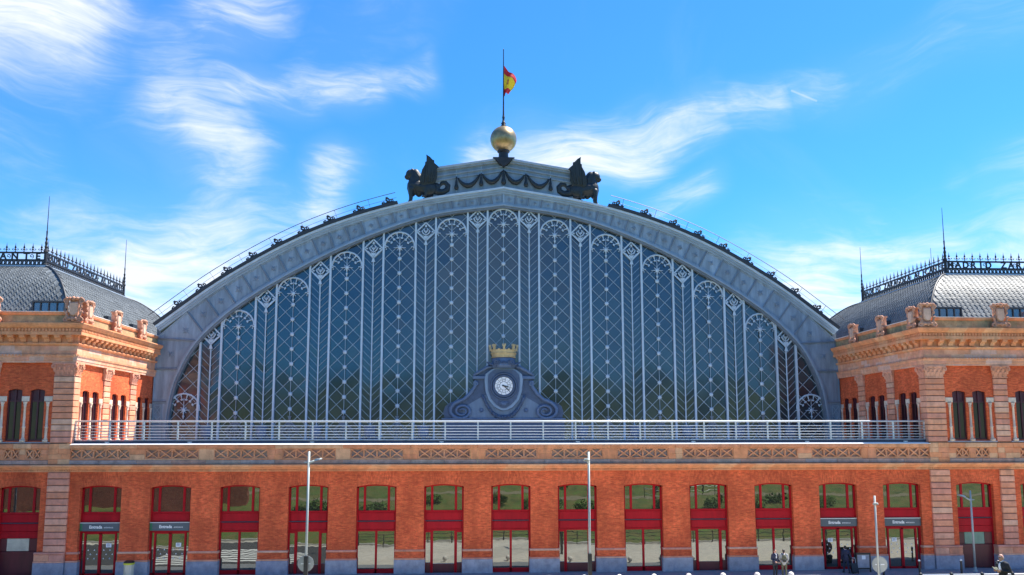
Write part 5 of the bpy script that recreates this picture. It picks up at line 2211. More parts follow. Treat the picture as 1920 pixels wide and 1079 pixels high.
for s, lb in ((-1, 'dark bronze winged griffin on the arch facing left, its back to the globe'), (1, 'dark bronze winged griffin on the arch facing right, its back to the globe')):
    x = 6.68
    M = Matrix.Translation((s * x, YB + 0.1, outer_z(x) + 0.30)) @ (Matrix.Rotation(math.pi, 4, 'Z') if s < 0 else Matrix.Identity(4)) @ Matrix.Rotation(R(11), 4, 'Y')
    g = inst(None, 'winged_griffin', M)
    tag(g, lb, 'statue', 'griffin statues on the hall')
    bd = inst(GBODY, 'body', M, g)
    for sy in (-1, 1):
        inst(GWING, 'wing', M @ Matrix.Translation((0.12, sy * 0.38, 0.0)) @ Matrix.Scale(1.22, 4, (1, 0, 0)) @ Matrix.Rotation(sy * R(-9), 4, 'X'), g)


# ================================================================ CLOCK MONUMENT
YC = YB - 0.15
ck = thing('clock_monument', 'blue scrolled clock surround with white dial and golden crown in front of the glass', 'clock', (0, YC, 8.56))


def pz(y):
    return 13.22 + (725 - y) / 22.35


def hp(pts):
    """half outline in photo units -> closed symmetric polygon"""
    r = [(dx / 22.4, pz(y)) for dx, y in pts]
    return r + [(-x, z) for x, z in reversed(r) if x > 1e-6]


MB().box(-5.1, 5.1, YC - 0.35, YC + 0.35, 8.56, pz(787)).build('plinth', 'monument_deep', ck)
MB().cbox(-5.2, 5.2, YC - 0.45, YC + 0.35, pz(788), pz(785), 0.03).build('plinth_cap', 'monument_blue', ck)
body = hp([(0, 676), (20, 676), (24, 686), (33, 688), (44, 694), (57, 703), (57, 711), (51, 714), (53, 722), (60, 733), (72, 746), (88, 752), (101, 756), (110, 763), (113, 773), (111, 785)])
MB().prism(body, YC - 0.2, YC + 0.3).build('back_plate', 'monument_deep', ck)  # darker blue puts the shading of the recessed plate into its colour
MB().prism(hp([(0, 742), (36, 742), (62, 757), (76, 766), (78, 785)]), YC - 0.24, YC - 0.19).build('apron', 'monument_mid', ck)
sh_o = hp([(0, 691), (18, 691), (25, 694), (35, 702), (37, 712), (35, 735), (29, 752), (18, 765), (6, 771), (0, 772)])
sh_m = hp([(0, 694), (16, 694), (22, 697), (29, 704), (30, 712), (29, 734), (24, 749), (14, 760), (5, 766), (0, 767)])
mb = MB()
nO = len(sh_o)
mb.add([(x, YC - 0.20, z) for x, z in sh_o] + [(x * 0.97, YC - 0.48, pz(730) + (z - pz(730)) * 0.97) for x, z in sh_o], [tuple(range(nO, 2 * nO))] + [(i, (i + 1) % nO, (i + 1) % nO + nO, i + nO) for i in range(nO)])
shd = mb.build('shield', 'monument_pale', ck)
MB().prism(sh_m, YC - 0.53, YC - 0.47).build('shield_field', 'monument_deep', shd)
# cornice pieces of the broken pediment and raking scrolls
for s in (-1, 1):
    x0, x1 = sorted((s * 34 / 22.4, s * 58.5 / 22.4))
    MB().cbox(x0, x1, YC - 0.42, YC + 0.3, pz(712), pz(706), 0.04).build('ledge', 'monument_blue', ck)
    tb = MB()
    tb.tube([(s * 22 / 22.4, YC - 0.3, pz(688)), (s * 32 / 22.4, YC - 0.33, pz(690)), (s * 44 / 22.4, YC - 0.33, pz(697)), (s * 57 / 22.4, YC - 0.30, pz(705))], [0.16, 0.14, 0.13, 0.11], 8)
    tb.build('raking_moulding', 'monument_blue', ck, smooth=True)
    # big S scroll: shoulder band running down into the volute
    tb = MB()
    cx, cz = s * 78 / 22.4, pz(772)
    path = [(s * 51 / 22.4, YC - 0.27, pz(715)), (s * 55 / 22.4, YC - 0.28, pz(727)), (s * 63 / 22.4, YC - 0.29, pz(739)), (s * 75 / 22.4, YC - 0.30, pz(750)), (s * 90 / 22.4, YC - 0.31, pz(756))]
    for i in range(26):
        a = math.radians(50) - i * math.radians(30)
        r = (0.92 - 0.030 * i)
        path.append((cx + s * (r * math.cos(a) + 0.14 * max(0, 1 - i / 10)), YC - 0.32 - 0.002 * i, cz + r * 0.78 * math.sin(a)))
    rad = [0.13, 0.15, 0.16, 0.17, 0.17] + [0.17 - 0.004 * i for i in range(26)]
    tb.tube(path, rad, 8)
    tb.build('volute', 'monument_blue', ck, smooth=True)
    tb = MB()
    tb.tube([(s * x, y, z) for x, y, z in spiral(52 / 22.4, pz(720), 0.22, 0.05, 1.4, 18, 1.57, -1, YC - 0.36)], 0.075, 6)
    tb.build('small_volute', 'monument_blue', ck, smooth=True)
    ro = MB()
    ro.ell((s * 42 / 22.4, YC - 0.28, pz(770)), (0.12, 0.08, 0.12), 8, 6)
    for kq in range(6):
        a = kq * math.pi / 3
        ro.ell((s * 42 / 22.4 + 0.14 * math.cos(a), YC - 0.26, pz(770) + 0.14 * math.sin(a)), (0.07, 0.05, 0.07), 6, 5)
    ro.build('rosette', 'monument_blue', ck, smooth=True)
# garland under the shield
gd = MB()
pts, rad = [], []
for i in range(29):
    t = -1 + 2 * i / 28
    pts.append((t * 40 / 22.4, YC - 0.34, pz(784) + (abs(t) ** 2.4) * 42 / 22.35))
    rad.append(0.20 - 0.09 * abs(t) + (0.03 if i % 2 else -0.01))
gd.tube(pts, rad, 7)
for i in range(29):
    p = pts[i]
    gd.ell((p[0], p[1] - rad[i] * 0.7, p[2] + 0.05 * (1 if i % 2 else -1)), rad[i] * 0.55, 6, 5)
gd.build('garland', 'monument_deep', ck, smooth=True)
# top block between pediment and crown
tp = MB()
tp.lathe([(1.05, pz(691)), (1.12, pz(686)), (0.98, pz(680)), (1.0, pz(675)), (0.92, pz(671))], 24, (0, YC, 0))
tp.build('crown_base', 'monument_blue', ck, smooth=True)
tb = MB()
for s in (-1, 1):
    tb.tube([(s * x, y, z) for x, y, z in spiral(14 / 22.4, pz(681), 0.26, 0.06, 1.5, 18, 2.4, 1, YC - 1.02)], 0.07, 6)
    tb.tube([(s * 14 / 22.4, YC - 0.95, pz(688)), (s * 24 / 22.4, YC - 0.6, pz(684)), (s * 32 / 22.4, YC - 0.3, pz(680))], [0.1, 0.12, 0.05], 6)
for kq in range(5):
    a = math.radians(30 + kq * 30)
    tb.tube([(0, YC - 1.02, pz(686)), (0.26 * math.cos(a), YC - 1.08, pz(686) + 0.32 * math.sin(a))], [0.03, 0.07], 5)
tb.build('scroll_ornament', 'monument_deep', ck, smooth=True)
tb = MB()
for kq in range(9):
    a = math.radians(-170 + kq * 20)
    tb.tube([(0, YC - 0.56, pz(755)), (0.42 * math.cos(a), YC - 0.56, pz(755) + 0.34 * math.sin(a))], [0.05, 0.07], 5)
tb.build('shell', 'monument_blue', ck, smooth=True)
# mural crown
cw = MB()
segs = 32
zc0, zc1, zc2 = pz(671.5), pz(664), pz(657)
for r0, r1, za, zb_ in ((0.96, 1.03, zc0, zc1), (1.03, 1.10, zc1, zc2)):
    for k in range(segs):
        a0, a1 = 2 * math.pi * k / segs, 2 * math.pi * (k + 1) / segs
        for dr in (0, -0.10):
            cw.quad(((r0 + dr) * math.cos(a0), YC + (r0 + dr) * math.sin(a0), za), ((r0 + dr) * math.cos(a1), YC + (r0 + dr) * math.sin(a1), za), ((r1 + dr) * math.cos(a1), YC + (r1 + dr) * math.sin(a1), zb_), ((r1 + dr) * math.cos(a0), YC + (r1 + dr) * math.sin(a0), zb_))
for rr_, zz in ((0.99, zc0 + 0.05), (1.06, zc1 + 0.04)):
    cw.tube([(rr_ * math.cos(a), YC + rr_ * math.sin(a), zz) for a in np.linspace(0, 2 * math.pi, 33)[:-1]], 0.05, 5, closed=True)
crown = cw.build('crown', 'crown_gold', ck)
tw = MB()
tw.box(-0.09, 0.09, -0.08, 0.08, 0.0, 0.36)
tw.box(-0.15, 0.15, -0.10, 0.10, 0.36, 0.43)
for x in (-0.115, 0, 0.115):
    tw.box(x - 0.034, x + 0.034, -0.10, 0.10, 0.43, 0.53)
TOWER = tw.mesh('tower', 'crown_gold', center=(0, 0, 0))[0]
for k in range(8):
    a = -math.pi / 2 + k * math.pi / 4
    inst(TOWER, 'tower', Matrix.Translation((1.09 * math.cos(a), YC + 1.09 * math.sin(a), zc2 - 0.06)) @ Matrix.Rotation(a + math.pi / 2, 4, 'Z') @ Matrix.Rotation(R(9), 4, 'X'), crown)
    a += math.pi / 8
    MB().box(-0.09, 0.09, -0.05, 0.05, 0, 0.10).xf(Matrix.Translation((1.08 * math.cos(a), YC + 1.08 * math.sin(a), zc2 - 0.02)) @ Matrix.Rotation(a + math.pi / 2, 4, 'Z')).build('merlon', 'crown_gold', crown)
# dial
ZD = 13.22
rg_ = MB()
for r, t, y in ((1.06, 0.09, -0.56), (0.86, 0.11, -0.60)):
    rg_.tube([(r * math.cos(a), YC + y, ZD + r * math.sin(a)) for a in np.linspace(0, 2 * math.pi, 41)[:-1]], t, 6, closed=True)
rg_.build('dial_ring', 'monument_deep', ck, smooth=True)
dl = MB()
dl.prism([(0.76 * math.cos(a), ZD + 0.76 * math.sin(a)) for a in np.linspace(0, 2 * math.pi, 41)[:-1]], YC - 0.60, YC - 0.55)
dial = dl.build('dial', 'ink', ck)
dl = MB()
dl.prism([(0.33 * math.cos(a), ZD + 0.33 * math.sin(a)) for a in np.linspace(0, 2 * math.pi, 33)[:-1]], YC - 0.625, YC - 0.60)
dl.build('centre_disc', 'dial_white', dial)
ROM = ['XII', 'I', 'II', 'III', 'IIII', 'V', 'VI', 'VII', 'VIII', 'IX', 'X', 'XI']
for k in range(12):
    am = math.pi / 2 - k * math.pi / 6
    pm = MB()
    g = 0.028
    pts = []
    for r, aa in ((0.36, -1), (0.745, -1)):
        pts.append((r, am - math.pi / 12 + g / r / 1.6))
    outer = [(0.745, a) for a in np.linspace(am - math.pi / 12 + 0.024, am + math.pi / 12 - 0.024, 5)]
    inner = [(0.365, a) for a in np.linspace(am + math.pi / 12 - 0.05, am - math.pi / 12 + 0.05, 5)]
    pm.prism([(r * math.cos(a), ZD + r * math.sin(a)) for r, a in outer + inner], YC - 0.635, YC - 0.60)
    pq = pm.build('numeral_plaque', 'dial_white', dial)
    me = text_mesh(ROM[k], 0.17, 0.012, 'ink', 0.0, 'numeral')
    inst(me, 'numeral', Matrix.Translation((0.55 * math.cos(am), YC - 0.645, ZD + 0.55 * math.sin(am))) @ Matrix.Rotation(math.pi / 2 - am, 4, 'Y') @ UPRIGHT @ Matrix.Translation((0, -0.06, 0)), dial)
for ang, l, w, y in ((101, 0.42, 0.09, -0.66), (132, 0.66, 0.06, -0.68)):
    a = math.radians(90 - ang)
    hd = MB()
    c, s = math.cos(a), math.sin(a)
    hd.prism([(-0.14 * c - s * w * 0.6, ZD - 0.14 * s + c * w * 0.6), (-0.14 * c + s * w * 0.6, ZD - 0.14 * s - c * w * 0.6), (l * 0.75 * c + s * w / 2, ZD + l * 0.75 * s - c * w / 2), (l * c, ZD + l * s), (l * 0.75 * c - s * w / 2, ZD + l * 0.75 * s + c * w / 2)], YC + y - 0.01, YC + y + 0.008)
    hd.build('hand', 'ink', dial)

# ================================================================ TERRACE RAILING
rl = thing('terrace_railing', 'long pale steel railing with thin bars along the terrace edge', 'railing', (0, 0.35, 8.6))
YR = 0.34
X0, X1 = -XI + 0.1, XI - 0.1
MB().box(X0, X1, YR - 0.06, YR + 0.10, 8.57, 8.775).build('base_channel', 'blue_channel', rl)
pm = MB()
pm.box(-0.05, 0.05, -0.03, 0.03, 0, 1.26)
POST = pm.mesh('post', 'steel', center=(0, 0, 0))[0]
n = 26
for i in range(n + 1):
    inst(POST, 'post', Matrix.Translation((X0 + 0.05 + (X1 - X0 - 0.1) * i / n, YR - 0.02, 8.775)), rl)
for z, r in ((10.07, 0.062), (9.77, 0.027), (9.575, 0.027), (9.38, 0.027), (9.19, 0.027), (9.0, 0.027), (8.82, 0.035)):
    MB().tube([(X0, YR - 0.07 if r < 0.05 else YR - 0.02, z), (X1, YR - 0.07 if r < 0.05 else YR - 0.02, z)], r, 8).build('rail', 'steel', rl, smooth=True)
for x in (-26.9, -21.5, -13.4, -4.7, 4.6, 12.6, 20.6, 27.6):  # small lights mounted on the base channel, modelled without glow
    lm = MB().box(x - 0.14, x + 0.14, YR - 0.13, YR - 0.06, 8.64, 8.71)
    lm.box(x - 0.04, x + 0.04, YR - 0.16, YR - 0.06, 8.60, 8.64)
    lm.build('small_light', 'steel', rl)

# ================================================================ SIGNS AND NOTICES ON THE DOORS
WHERE = {0: 'leftmost doorway', 1: 'second doorway from the left', 11: 'doorway second from the right pilaster', 12: 'doorway nearest the right pilaster'}
for i in (0, 1, 11, 12):
    x = DOORX[i]
    h = DW / 2 - 0.02
    sg = thing('entrance_sign', 'grey Entrada sign board over the ' + WHERE[i], 'sign', (x, 0.25, 2.9), group='Entrada signs')
    MB().box(x - h, x + h, 0.16, 0.29, 2.90, 3.44).build('board', 'sign_grey', sg)
    MB().box(x - h, x + h, 0.145, 0.29, 3.40, 3.445).build('top_edge', 'steel', sg)
    if i < 2:
        MB().box(x - h, x - h + 0.17, 0.152, 0.2, 2.903, 3.397).build('green_end', 'sign_green', sg)
    me = text_mesh('Entrada', 0.27, 0.01, 'white_paint', 0.008, 'lettering')
    inst(me, 'lettering', Matrix.Translation((x - 0.28, 0.155, 3.07)) @ UPRIGHT, sg)
    me = text_mesh('entrance', 0.17, 0.01, 'white_paint', 0.0, 'lettering')
    inst(me, 'lettering', Matrix.Translation((x + 0.55, 0.155, 3.08)) @ UPRIGHT, sg)
    nx_ = x + (0.55 if i < 2 else -0.55)
    nt_ = thing('paper_notice', 'white paper notice stuck on the glass of the ' + WHERE[i], 'notice', (nx_, 0.33, 1.9), group='paper notices')
    MB().box(nx_ - 0.17, nx_ + 0.17, 0.335, 0.345, 1.83, 2.09).build('sheet', 'paper', nt_)
    ln_ = MB()
    for k in range(4):
        ln_.box(nx_ - 0.11, nx_ + 0.10 - 0.03 * (k % 2), 0.331, 0.3345, 2.03 - k * 0.045, 2.05 - k * 0.045)
    tag(ln_.build('print_lines', 'sign_grey', nt_), kind='stuff')
    # pale safety marks on the leaves
    d = MB()
    for cx in (-0.5, 0.5):
        for r in range(3):
            for q in range(2):
                px = x + cx + (-0.2 + 0.4 * q) + (0.1 if r == 1 else -0.06)
                z = 1.62 - 0.27 * r
                d.prism([(px - 0.045, z), (px + 0.045, z), (px, z + 0.09)], 0.352, 0.358)
    tag(tag(d.build('safety_marks', 'paper'), 'small pale triangular marks on the glass of the ' + WHERE[i], 'markings', 'safety marks on the glass'), kind='stuff')

# ================================================================ STREET LAMPS


def street_lamp(x, y, z0, h, arm, label, dark_base=False, r=0.072, head_tilt=0.0):
    t = thing('street_lamp', label, 'street lamp', (x, y, z0), group='street lamps in front of the station')
    MB().tube([(x, y, z0), (x, y, z0 + h)], [r, r * 0.92], 12).build('pole', 'lamp_steel', t, smooth=True)
    bs = MB()
    if dark_base:
        bs.box(x - r * 1.5, x + r * 1.5, y - r * 1.5, y + r * 1.5, z0, z0 + 2.35)
    else:
        bs.lathe([(r * 2.2, 0), (r * 2.2, 0.05), (r * 1.4, 0.1), (r * 1.3, 0.3)], 12, (x, y, z0))
        for k in range(4):
            a = k * math.pi / 2 + 0.6
            bs.lathe([(0.025, 0.05), (0.025, 0.12)], 6, (x + r * 1.8 * math.cos(a), y + r * 1.8 * math.sin(a), z0))
    bs.build('base', 'black_paint' if dark_base else 'lamp_steel', t)
    za = z0 + h - 0.62
    ar = MB()
    ax = Vector((arm[0], arm[1], 0))
    L_ = ax.length
    d = ax.normalized()
    p0 = Vector((x, y, za)) - d * 0.28
    p1 = Vector((x, y, za)) + d * (L_ * 0.45) + Vector((0, 0, 0.10 + head_tilt))
    ar.tube([p0, Vector((x, y, za)) + d * 0.1, p1], [0.035, 0.06, 0.05], 8)
    a = ar.build('arm', 'lamp_steel', t, smooth=True)
    hd = MB()
    w = Vector((-d.y, d.x, 0)) * 0.16
    e = Vector((x, y, za)) + d * L_ + Vector((0, 0, 0.20 + head_tilt * 1.8))
    up = Vector((0, 0, 1))
    ring = []
    for f, ww, hh in ((0.0, 0.5, 0.06), (0.25, 1.0, 0.09), (0.8, 1.1, 0.07), (1.0, 0.7, 0.03)):
        c = p1 + (e - p1) * f
        ring.append([c - w * ww - up * hh * 0.4, c + w * ww - up * hh * 0.4, c + w * ww * 0.7 + up * hh, c - w * ww * 0.7 + up * hh])
    for q in ring:
        hd.v += [tuple(v) for v in q]
    for k in range(3):
        for i in range(4):
            j = (i + 1) % 4
            hd.f.append((k * 4 + i, k * 4 + j, k * 4 + 4 + j, k * 4 + 4 + i))
    hd.f += [(0, 1, 2, 3), (15, 14, 13, 12)]
    hh_ = hd.build('luminaire', 'lamp_steel', a)
    c0, c1 = p1 + (e - p1) * 0.3, p1 + (e - p1) * 0.85
    gl_ = MB()
    dn = up * -0.045
    gl_.quad(c0 - w * 0.7 + dn, c0 + w * 0.7 + dn, c1 + w * 0.7 + dn, c1 - w * 0.7 + dn)
    gl_.build('lens', 'lamp_glass', a)
    return t


street_lamp(-11.95, -8, 0.012, 8.2, (0.75, -0.1), 'tall steel street lamp left of centre, arm to the right, round sign on its foot', True)
street_lamp(4.15, -8, 0.012, 8.15, (-0.28, -0.9), 'tall steel street lamp right of centre, its arm pointing at the viewer', True)
street_lamp(23.05, -4, 0.012, 5.25, (-0.35, -0.8), 'short steel street lamp between the two right Entrada doorways', False, 0.068)
street_lamp(31.1, -1.2, 0.018, 5.35, (-1.0, -0.25), 'short steel street lamp before the solid red door at the right', False, 0.068, 0.08)
street_lamp(-33.95, -2.2, 0.018, 7.2, (0.75, -0.2), 'steel street lamp at the left edge, only its lamp head in view', True)


def round_sign(x, y, z, r, label, post=True):
    t = thing('round_sign', label, 'traffic sign', (x, y, 0), group='round signs seen from behind')
    mb = MB()
    mb.prism([(x + r * math.cos(a), z + r * math.sin(a)) for a in np.linspace(0, 2 * math.pi, 33)[:-1]], y - 0.012, y + 0.012)
    d = mb.build('disc', 'sign_back', t)
    rm = MB()
    rm.tube([(x + r * math.cos(a), y, z + r * math.sin(a)) for a in np.linspace(0, 2 * math.pi, 33)[:-1]], 0.018, 5, closed=True)
    rm.build('rim', 'sign_back', d)
    MB().box(x - r * 0.6, x + r * 0.6, y - 0.04, y - 0.014, z - 0.03, z + 0.03).build('bracket', 'steel', t)
    if post:
        MB().tube([(x, y - 0.06, 0.012), (x, y - 0.06, z + 0.1)], 0.03, 8).build('post', 'lamp_steel', t)
    return t


round_sign(-12.0, -7.82, 1.92, 0.44, 'grey back of a round traffic sign on the left tall lamp', False)
round_sign(23.35, -3.6, 0.92, 0.50, 'grey back of a round sign beside the short lamp near the right Entrada doors')

# information stand between the right doors
t = thing('information_stand', 'dark upright stand with a white panel against the pier beside the round sign', 'stand', (23.6, -1.0, 0))
st = MB()
st.box(23.05, 23.13, -1.05, -0.95, 0.018, 1.28)
st.box(23.97, 24.05, -1.05, -0.95, 0.018, 1.28)
st.box(23.13, 23.97, -1.05, -0.95, 1.16, 1.28)
st.box(23.13, 23.97, -1.05, -0.95, 0.2, 0.3)
st.build('frame', 'black_paint', t)
MB().box(23.14, 23.96, -1.02, -0.98, 0.3, 1.16).build('panel', 'granite', t)
MB().box(23.45, 23.7, -1.035, -1.021, 0.85, 1.1).build('white_sheet', 'paper', t)

# litter bin
t = thing('litter_bin', 'cream litter bin with yellow rim and black top between the two left Entrada doors', 'bin', (-24.6, -0.85, 0.018))
B = MB()
B.lathe([(0.24, 0.05), (0.27, 0.12), (0.29, 0.86), (0.28, 0.88)], 18, (-24.6, -0.85, 0.018))
for k in range(12):
    a = k * math.pi / 6
    B.tube([(-24.6 + 0.285 * math.cos(a), -0.85 + 0.285 * math.sin(a), 0.15), (-24.6 + 0.30 * math.cos(a), -0.85 + 0.30 * math.sin(a), 0.86)], 0.012, 4)
B.build('body', 'bin_cream', t)
MB().lathe([(0.30, 0.88), (0.34, 0.90), (0.34, 0.98), (0.30, 1.0)], 18, (-24.6, -0.85, 0.018)).build('rim', 'bin_yellow', t)
MB().lathe([(0.32, 1.0), (0.33, 1.06), (0.22, 1.12), (0.05, 1.13)], 18, (-24.6, -0.85, 0.018)).build('lid', 'black_paint', t)

# ================================================================ BOLLARDS
bb = MB()
bb.lathe([(0.15, 0.0), (0.15, 0.03), (0.09, 0.06), (0.08, 0.09), (0.10, 0.12)], 14)
BASE = bb.mesh('foot', 'bollard_stone', True, center=(0, 0, 0))[0]
bb = MB()
bb.ell((0, 0, 0.27), 0.18, 18, 12)
BALL = bb.mesh('ball', 'bollard_stone', True, center=(0, 0, 0))[0]
NEAR = ['below the third doorway left of the clock axis', '', '', '', '', '', '', '', '', '', '']
for k in range(11):
    x = -4.47 + 2.22 * k
    y = -3.95 + 0.075 * k
    if k == 1:
        pass
    t = thing('ball_bollard', 'pale stone ball bollard, %s from the left in the row before the doors' % ['first', 'second', 'third', 'fourth', 'fifth', 'sixth', 'seventh', 'eighth', 'ninth', 'tenth', 'eleventh'][k], 'bollard', (x, y, 0.012), group='stone ball bollards in a row')
    M = Matrix.Translation((x, y, 0.012))
    inst(BASE, 'foot', M, t)
    inst(BALL, 'ball', M, t)
for x, y, lb in ((24.1, -2.6, 'black bollard with a white cap just right of the short lamp'), (26.5, -2.6, 'black bollard with a white cap before the last Entrada doorway edge'), (29.3, -2.6, 'black bollard with a white cap before the right corner pilaster')):
    t = thing('bollard', lb, 'bollard', (x, y, 0.018), group='black bollards at the right')
    MB().lathe([(0.09, 0), (0.09, 0.05), (0.065, 0.08), (0.065, 0.86), (0.08, 0.88), (0.08, 0.93)], 12, (x, y, 0.018)).build('post', 'black_paint', t, smooth=False)
    b = MB()
    b.lathe([(0.075, 0.93), (0.075, 0.99), (0.05, 1.03), (0.01, 1.045)], 12, (x, y, 0.018))
    b.build('cap', 'white_paint', t, smooth=True)

# hand rail on the path the bald man walks along
t = thing('path_handrail', 'white handrail on dark knobbed posts at the bottom right edge', 'railing', (16, -25.2, 3.05))
for x in np.arange(14.0, 22.5, 1.17):
    x = float(x)
    p = MB()
    p.lathe([(0.035, 0), (0.035, 0.88), (0.06, 0.92), (0.075, 0.98), (0.05, 1.04), (0.01, 1.06)], 10, (x, -25.25, 3.0))
    p.build('post', 'black_paint', t, smooth=True)
MB().tube([(13.95, -25.25, 3.97), (22.3, -25.25, 3.97)], 0.03, 8).build('rail', 'white_paint', t, smooth=True)
MB().tube([(13.95, -25.25, 3.5), (22.3, -25.25, 3.5)], 0.02, 8).build('rail', 'white_paint', t, smooth=True)

# ================================================================ PEOPLE


class Body:
    """tapered limbs and rounded masses that are melted into one skin; each carries a cloth"""

    def __init__(s):
        s.mb = MB()
        s.pr = []
        s.mats = []

    def _m(s, m):
        if m not in s.mats:
            s.mats.append(m)
        return s.mats.index(m)

    def limb(s, pts, rs, m, flat=1.0):
        s.mb.tube(pts, rs, 10, flat=flat)
        for p, r in zip(pts, rs):
            s.mb.ell(p, r * 0.995, 10, 7)
        for (a, ra), (b, rb) in zip(zip(pts, rs), list(zip(pts, rs))[1:]):
            s.pr.append(('c', Vector(a), Vector(b), ra, rb, s._m(m)))

    def mass(s, c, r, m):
        s.mb.ell(c, r, 14, 9)
        s.pr.append(('e', Vector(c), Vector(r), 0, 0, s._m(m)))

    def build(s, name, voxel, M, parent):
        me = remesh(s.mb, voxel, 2)
        me.name = name
        me.materials.clear()
        for m in s.mats:
            me.materials.append(MATS[m])
        co = np.empty(len(me.polygons) * 3)
        me.polygons.foreach_get('center', co)
        co = co.reshape(-1, 3)
        best = np.full(len(co), 1e9)
        idx = np.zeros(len(co), int)
        for k, a, b, ra, rb, mi in s.pr:
            if k == 'c':
                A, Bv = np.array(a), np.array(b)
                ab_ = Bv - A
                tt = np.clip(((co - A) @ ab_) / (ab_ @ ab_ + 1e-9), 0, 1)
                d = np.linalg.norm(co - (A + tt[:, None] * ab_), axis=1) - (ra + (rb - ra) * tt)
            else:
                q = (co - np.array(a)) / np.array(b)
                d = (np.linalg.norm(q, axis=1) - 1) * min(b)
            sel = d < best - 1e-4
            best[sel] = d[sel]
            idx[sel] = mi
        me.polygons.foreach_set('material_index', idx.astype(np.int32))
        me.polygons.foreach_set('use_smooth', [True] * len(me.polygons))
        me.update()
        return inst(me, name, M, parent)


def hand(b, w, d, m='skin', curl=0.5, side=1):
    """palm and five fingers from wrist w, pointing along d"""
    w = Vector(w)
    d = Vector(d).normalized()
    s = d.cross(Vector((0, 1, 0)))
    s = s.normalized() if s.length > 0.2 else d.cross(Vector((1, 0, 0))).normalized()
    nrm = d.cross(s).normalized()
    b.limb([w, w + d * 0.085], [0.03, 0.036], m, 0.6)
    for i, (o, l) in enumerate(((-0.03, 0.07), (-0.01, 0.085), (0.01, 0.08), (0.03, 0.06))):
        p0 = w + d * 0.085 + s * o
        p1 = p0 + d * l * 0.55 + nrm * l * 0.25 * curl
        p2 = p1 + d * l * 0.3 + nrm * l * 0.5 * curl
        b.limb([p0, p1, p2], [0.011, 0.0105, 0.009], m)
    p0 = w + d * 0.03 - s * side * 0.035
    b.limb([p0, p0 + d * 0.035 - s * side * 0.03, p0 + d * 0.075 - s * side * 0.035], [0.013, 0.012, 0.010], m)


def person(label, loc, rz, top, legs, hair_m, stride=0.0, elbows=None, wrists=None, lean=0.0, inner=None, bald=False, cap=None, beard=False, jacket_len=0.86, hands=True, voxel=0.016, head_turn=0.0):
    """stands on loc, faces -y before rz"""
    t = inst(None, 'person', Matrix.Translation(loc) @ Matrix.Rotation(rz, 4, 'Z'))
    tag(t, label, 'person', 'people in front of the station')
    M = WORLD[t.name]
    b = Body()
    ly = -lean
    for s in (-1, 1):
        sy = stride * s
        b.limb([(s * 0.095, 0.0, 0.93), (s * 0.10, -sy * 0.45 - 0.01, 0.50), (s * 0.10, -sy * 0.9 + 0.03 + (0.08 if sy < 0 else 0), 0.10)], [0.098, 0.066, 0.05], legs)
        b.limb([(s * 0.10, -sy * 0.9 + 0.05 + (0.08 if sy < 0 else 0), 0.055), (s * 0.115, -sy * 0.9 - 0.13 + (0.08 if sy < 0 else 0), 0.042)], [0.05, 0.042], 'shoe')
    b.mass((0, 0.01, 0.97), (0.175, 0.125, 0.13), legs)
    b.limb([(0, 0, 0.95 if jacket_len > 0.9 else jacket_len + 0.05), (0, ly * 0.4, 1.15), (0, ly * 0.8, 1.36)], [0.150, 0.148, 0.155], top, 1.0)
    for s in (-1, 1):
        b.mass((s * 0.09, ly * 0.8, 1.30), (0.125, 0.115, 0.17), top)
        b.mass((s * 0.075, 0.0, 0.98), (0.11, 0.13, 0.11), top if jacket_len < 0.95 else legs)
        sh = (s * 0.195, ly, 1.42)
        el = elbows[0 if s < 0 else 1] if elbows else (s * 0.255, 0.03, 1.13)
        wr = wrists[0 if s < 0 else 1] if wrists else (s * 0.25, -0.06, 0.88)
        b.limb([(s * 0.10, ly, 1.45), sh, el], [0.075, 0.072, 0.052], top)
        b.limb([el, wr], [0.052, 0.037], top)
        if hands:
            d = Vector(wr) - Vector(el)
            hand(b, wr, d + Vector((0, -0.03, -0.02)), side=-s)
    if inner:
        b.mass((0, ly - 0.115, 1.30), (0.055, 0.045, 0.17), inner)
        b.limb([(0, ly - 0.01, 1.47), (0, ly - 0.015, 1.50)], [0.072, 0.066], inner)
    b.limb([(0, ly, 1.46), (0, ly - 0.015, 1.55)], [0.060, 0.055], 'skin')
    hy = ly - 0.03
    c, s_ = math.cos(head_turn), math.sin(head_turn)

    def hd(x, y, z):
        return (x * c - y * s_, hy + x * s_ + y * c, z)
    b.mass(hd(0, 0.0, 1.645), (0.076, 0.095, 0.115), 'skin')
    b.mass(hd(0, -0.03, 1.585), (0.058, 0.065, 0.06), 'skin')
    b.limb([hd(0, -0.09, 1.655), hd(0, -0.115, 1.625)], [0.012, 0.018], 'skin')
    for e in (-1, 1):
        b.mass(hd(e * 0.078, 0.01, 1.635), (0.014, 0.022, 0.034), 'skin')
        b.mass(hd(e * 0.032, -0.092, 1.652), (0.014, 0.010, 0.009), 'hair')
        b.mass(hd(e * 0.032, -0.094, 1.673), (0.022, 0.010, 0.007), 'hair' if not bald else 'grey_cloth')
    b.mass(hd(0, -0.088, 1.580), (0.026, 0.012, 0.008), 'maroon_cloth')
    if bald:
        b.mass(hd(0, 0.055, 1.61), (0.074, 0.055, 0.06), 'grey_cloth')
        b.mass(hd(0, -0.055, 1.55), (0.05, 0.05, 0.04), 'skin')
    elif cap:
        b.mass(hd(0, 0.01, 1.70), (0.088, 0.105, 0.075), cap)
        b.mass(hd(0, -0.10, 1.69), (0.06, 0.06, 0.015), cap)
        b.mass(hd(0, 0.06, 1.62), (0.076, 0.05, 0.07), hair_m)
    else:
        b.mass(hd(0, 0.022, 1.69), (0.084, 0.095, 0.085), hair_m)
        b.mass(hd(0, 0.055, 1.63), (0.078, 0.055, 0.09), hair_m)
    b.build('body', voxel, M, t)
    return t, M


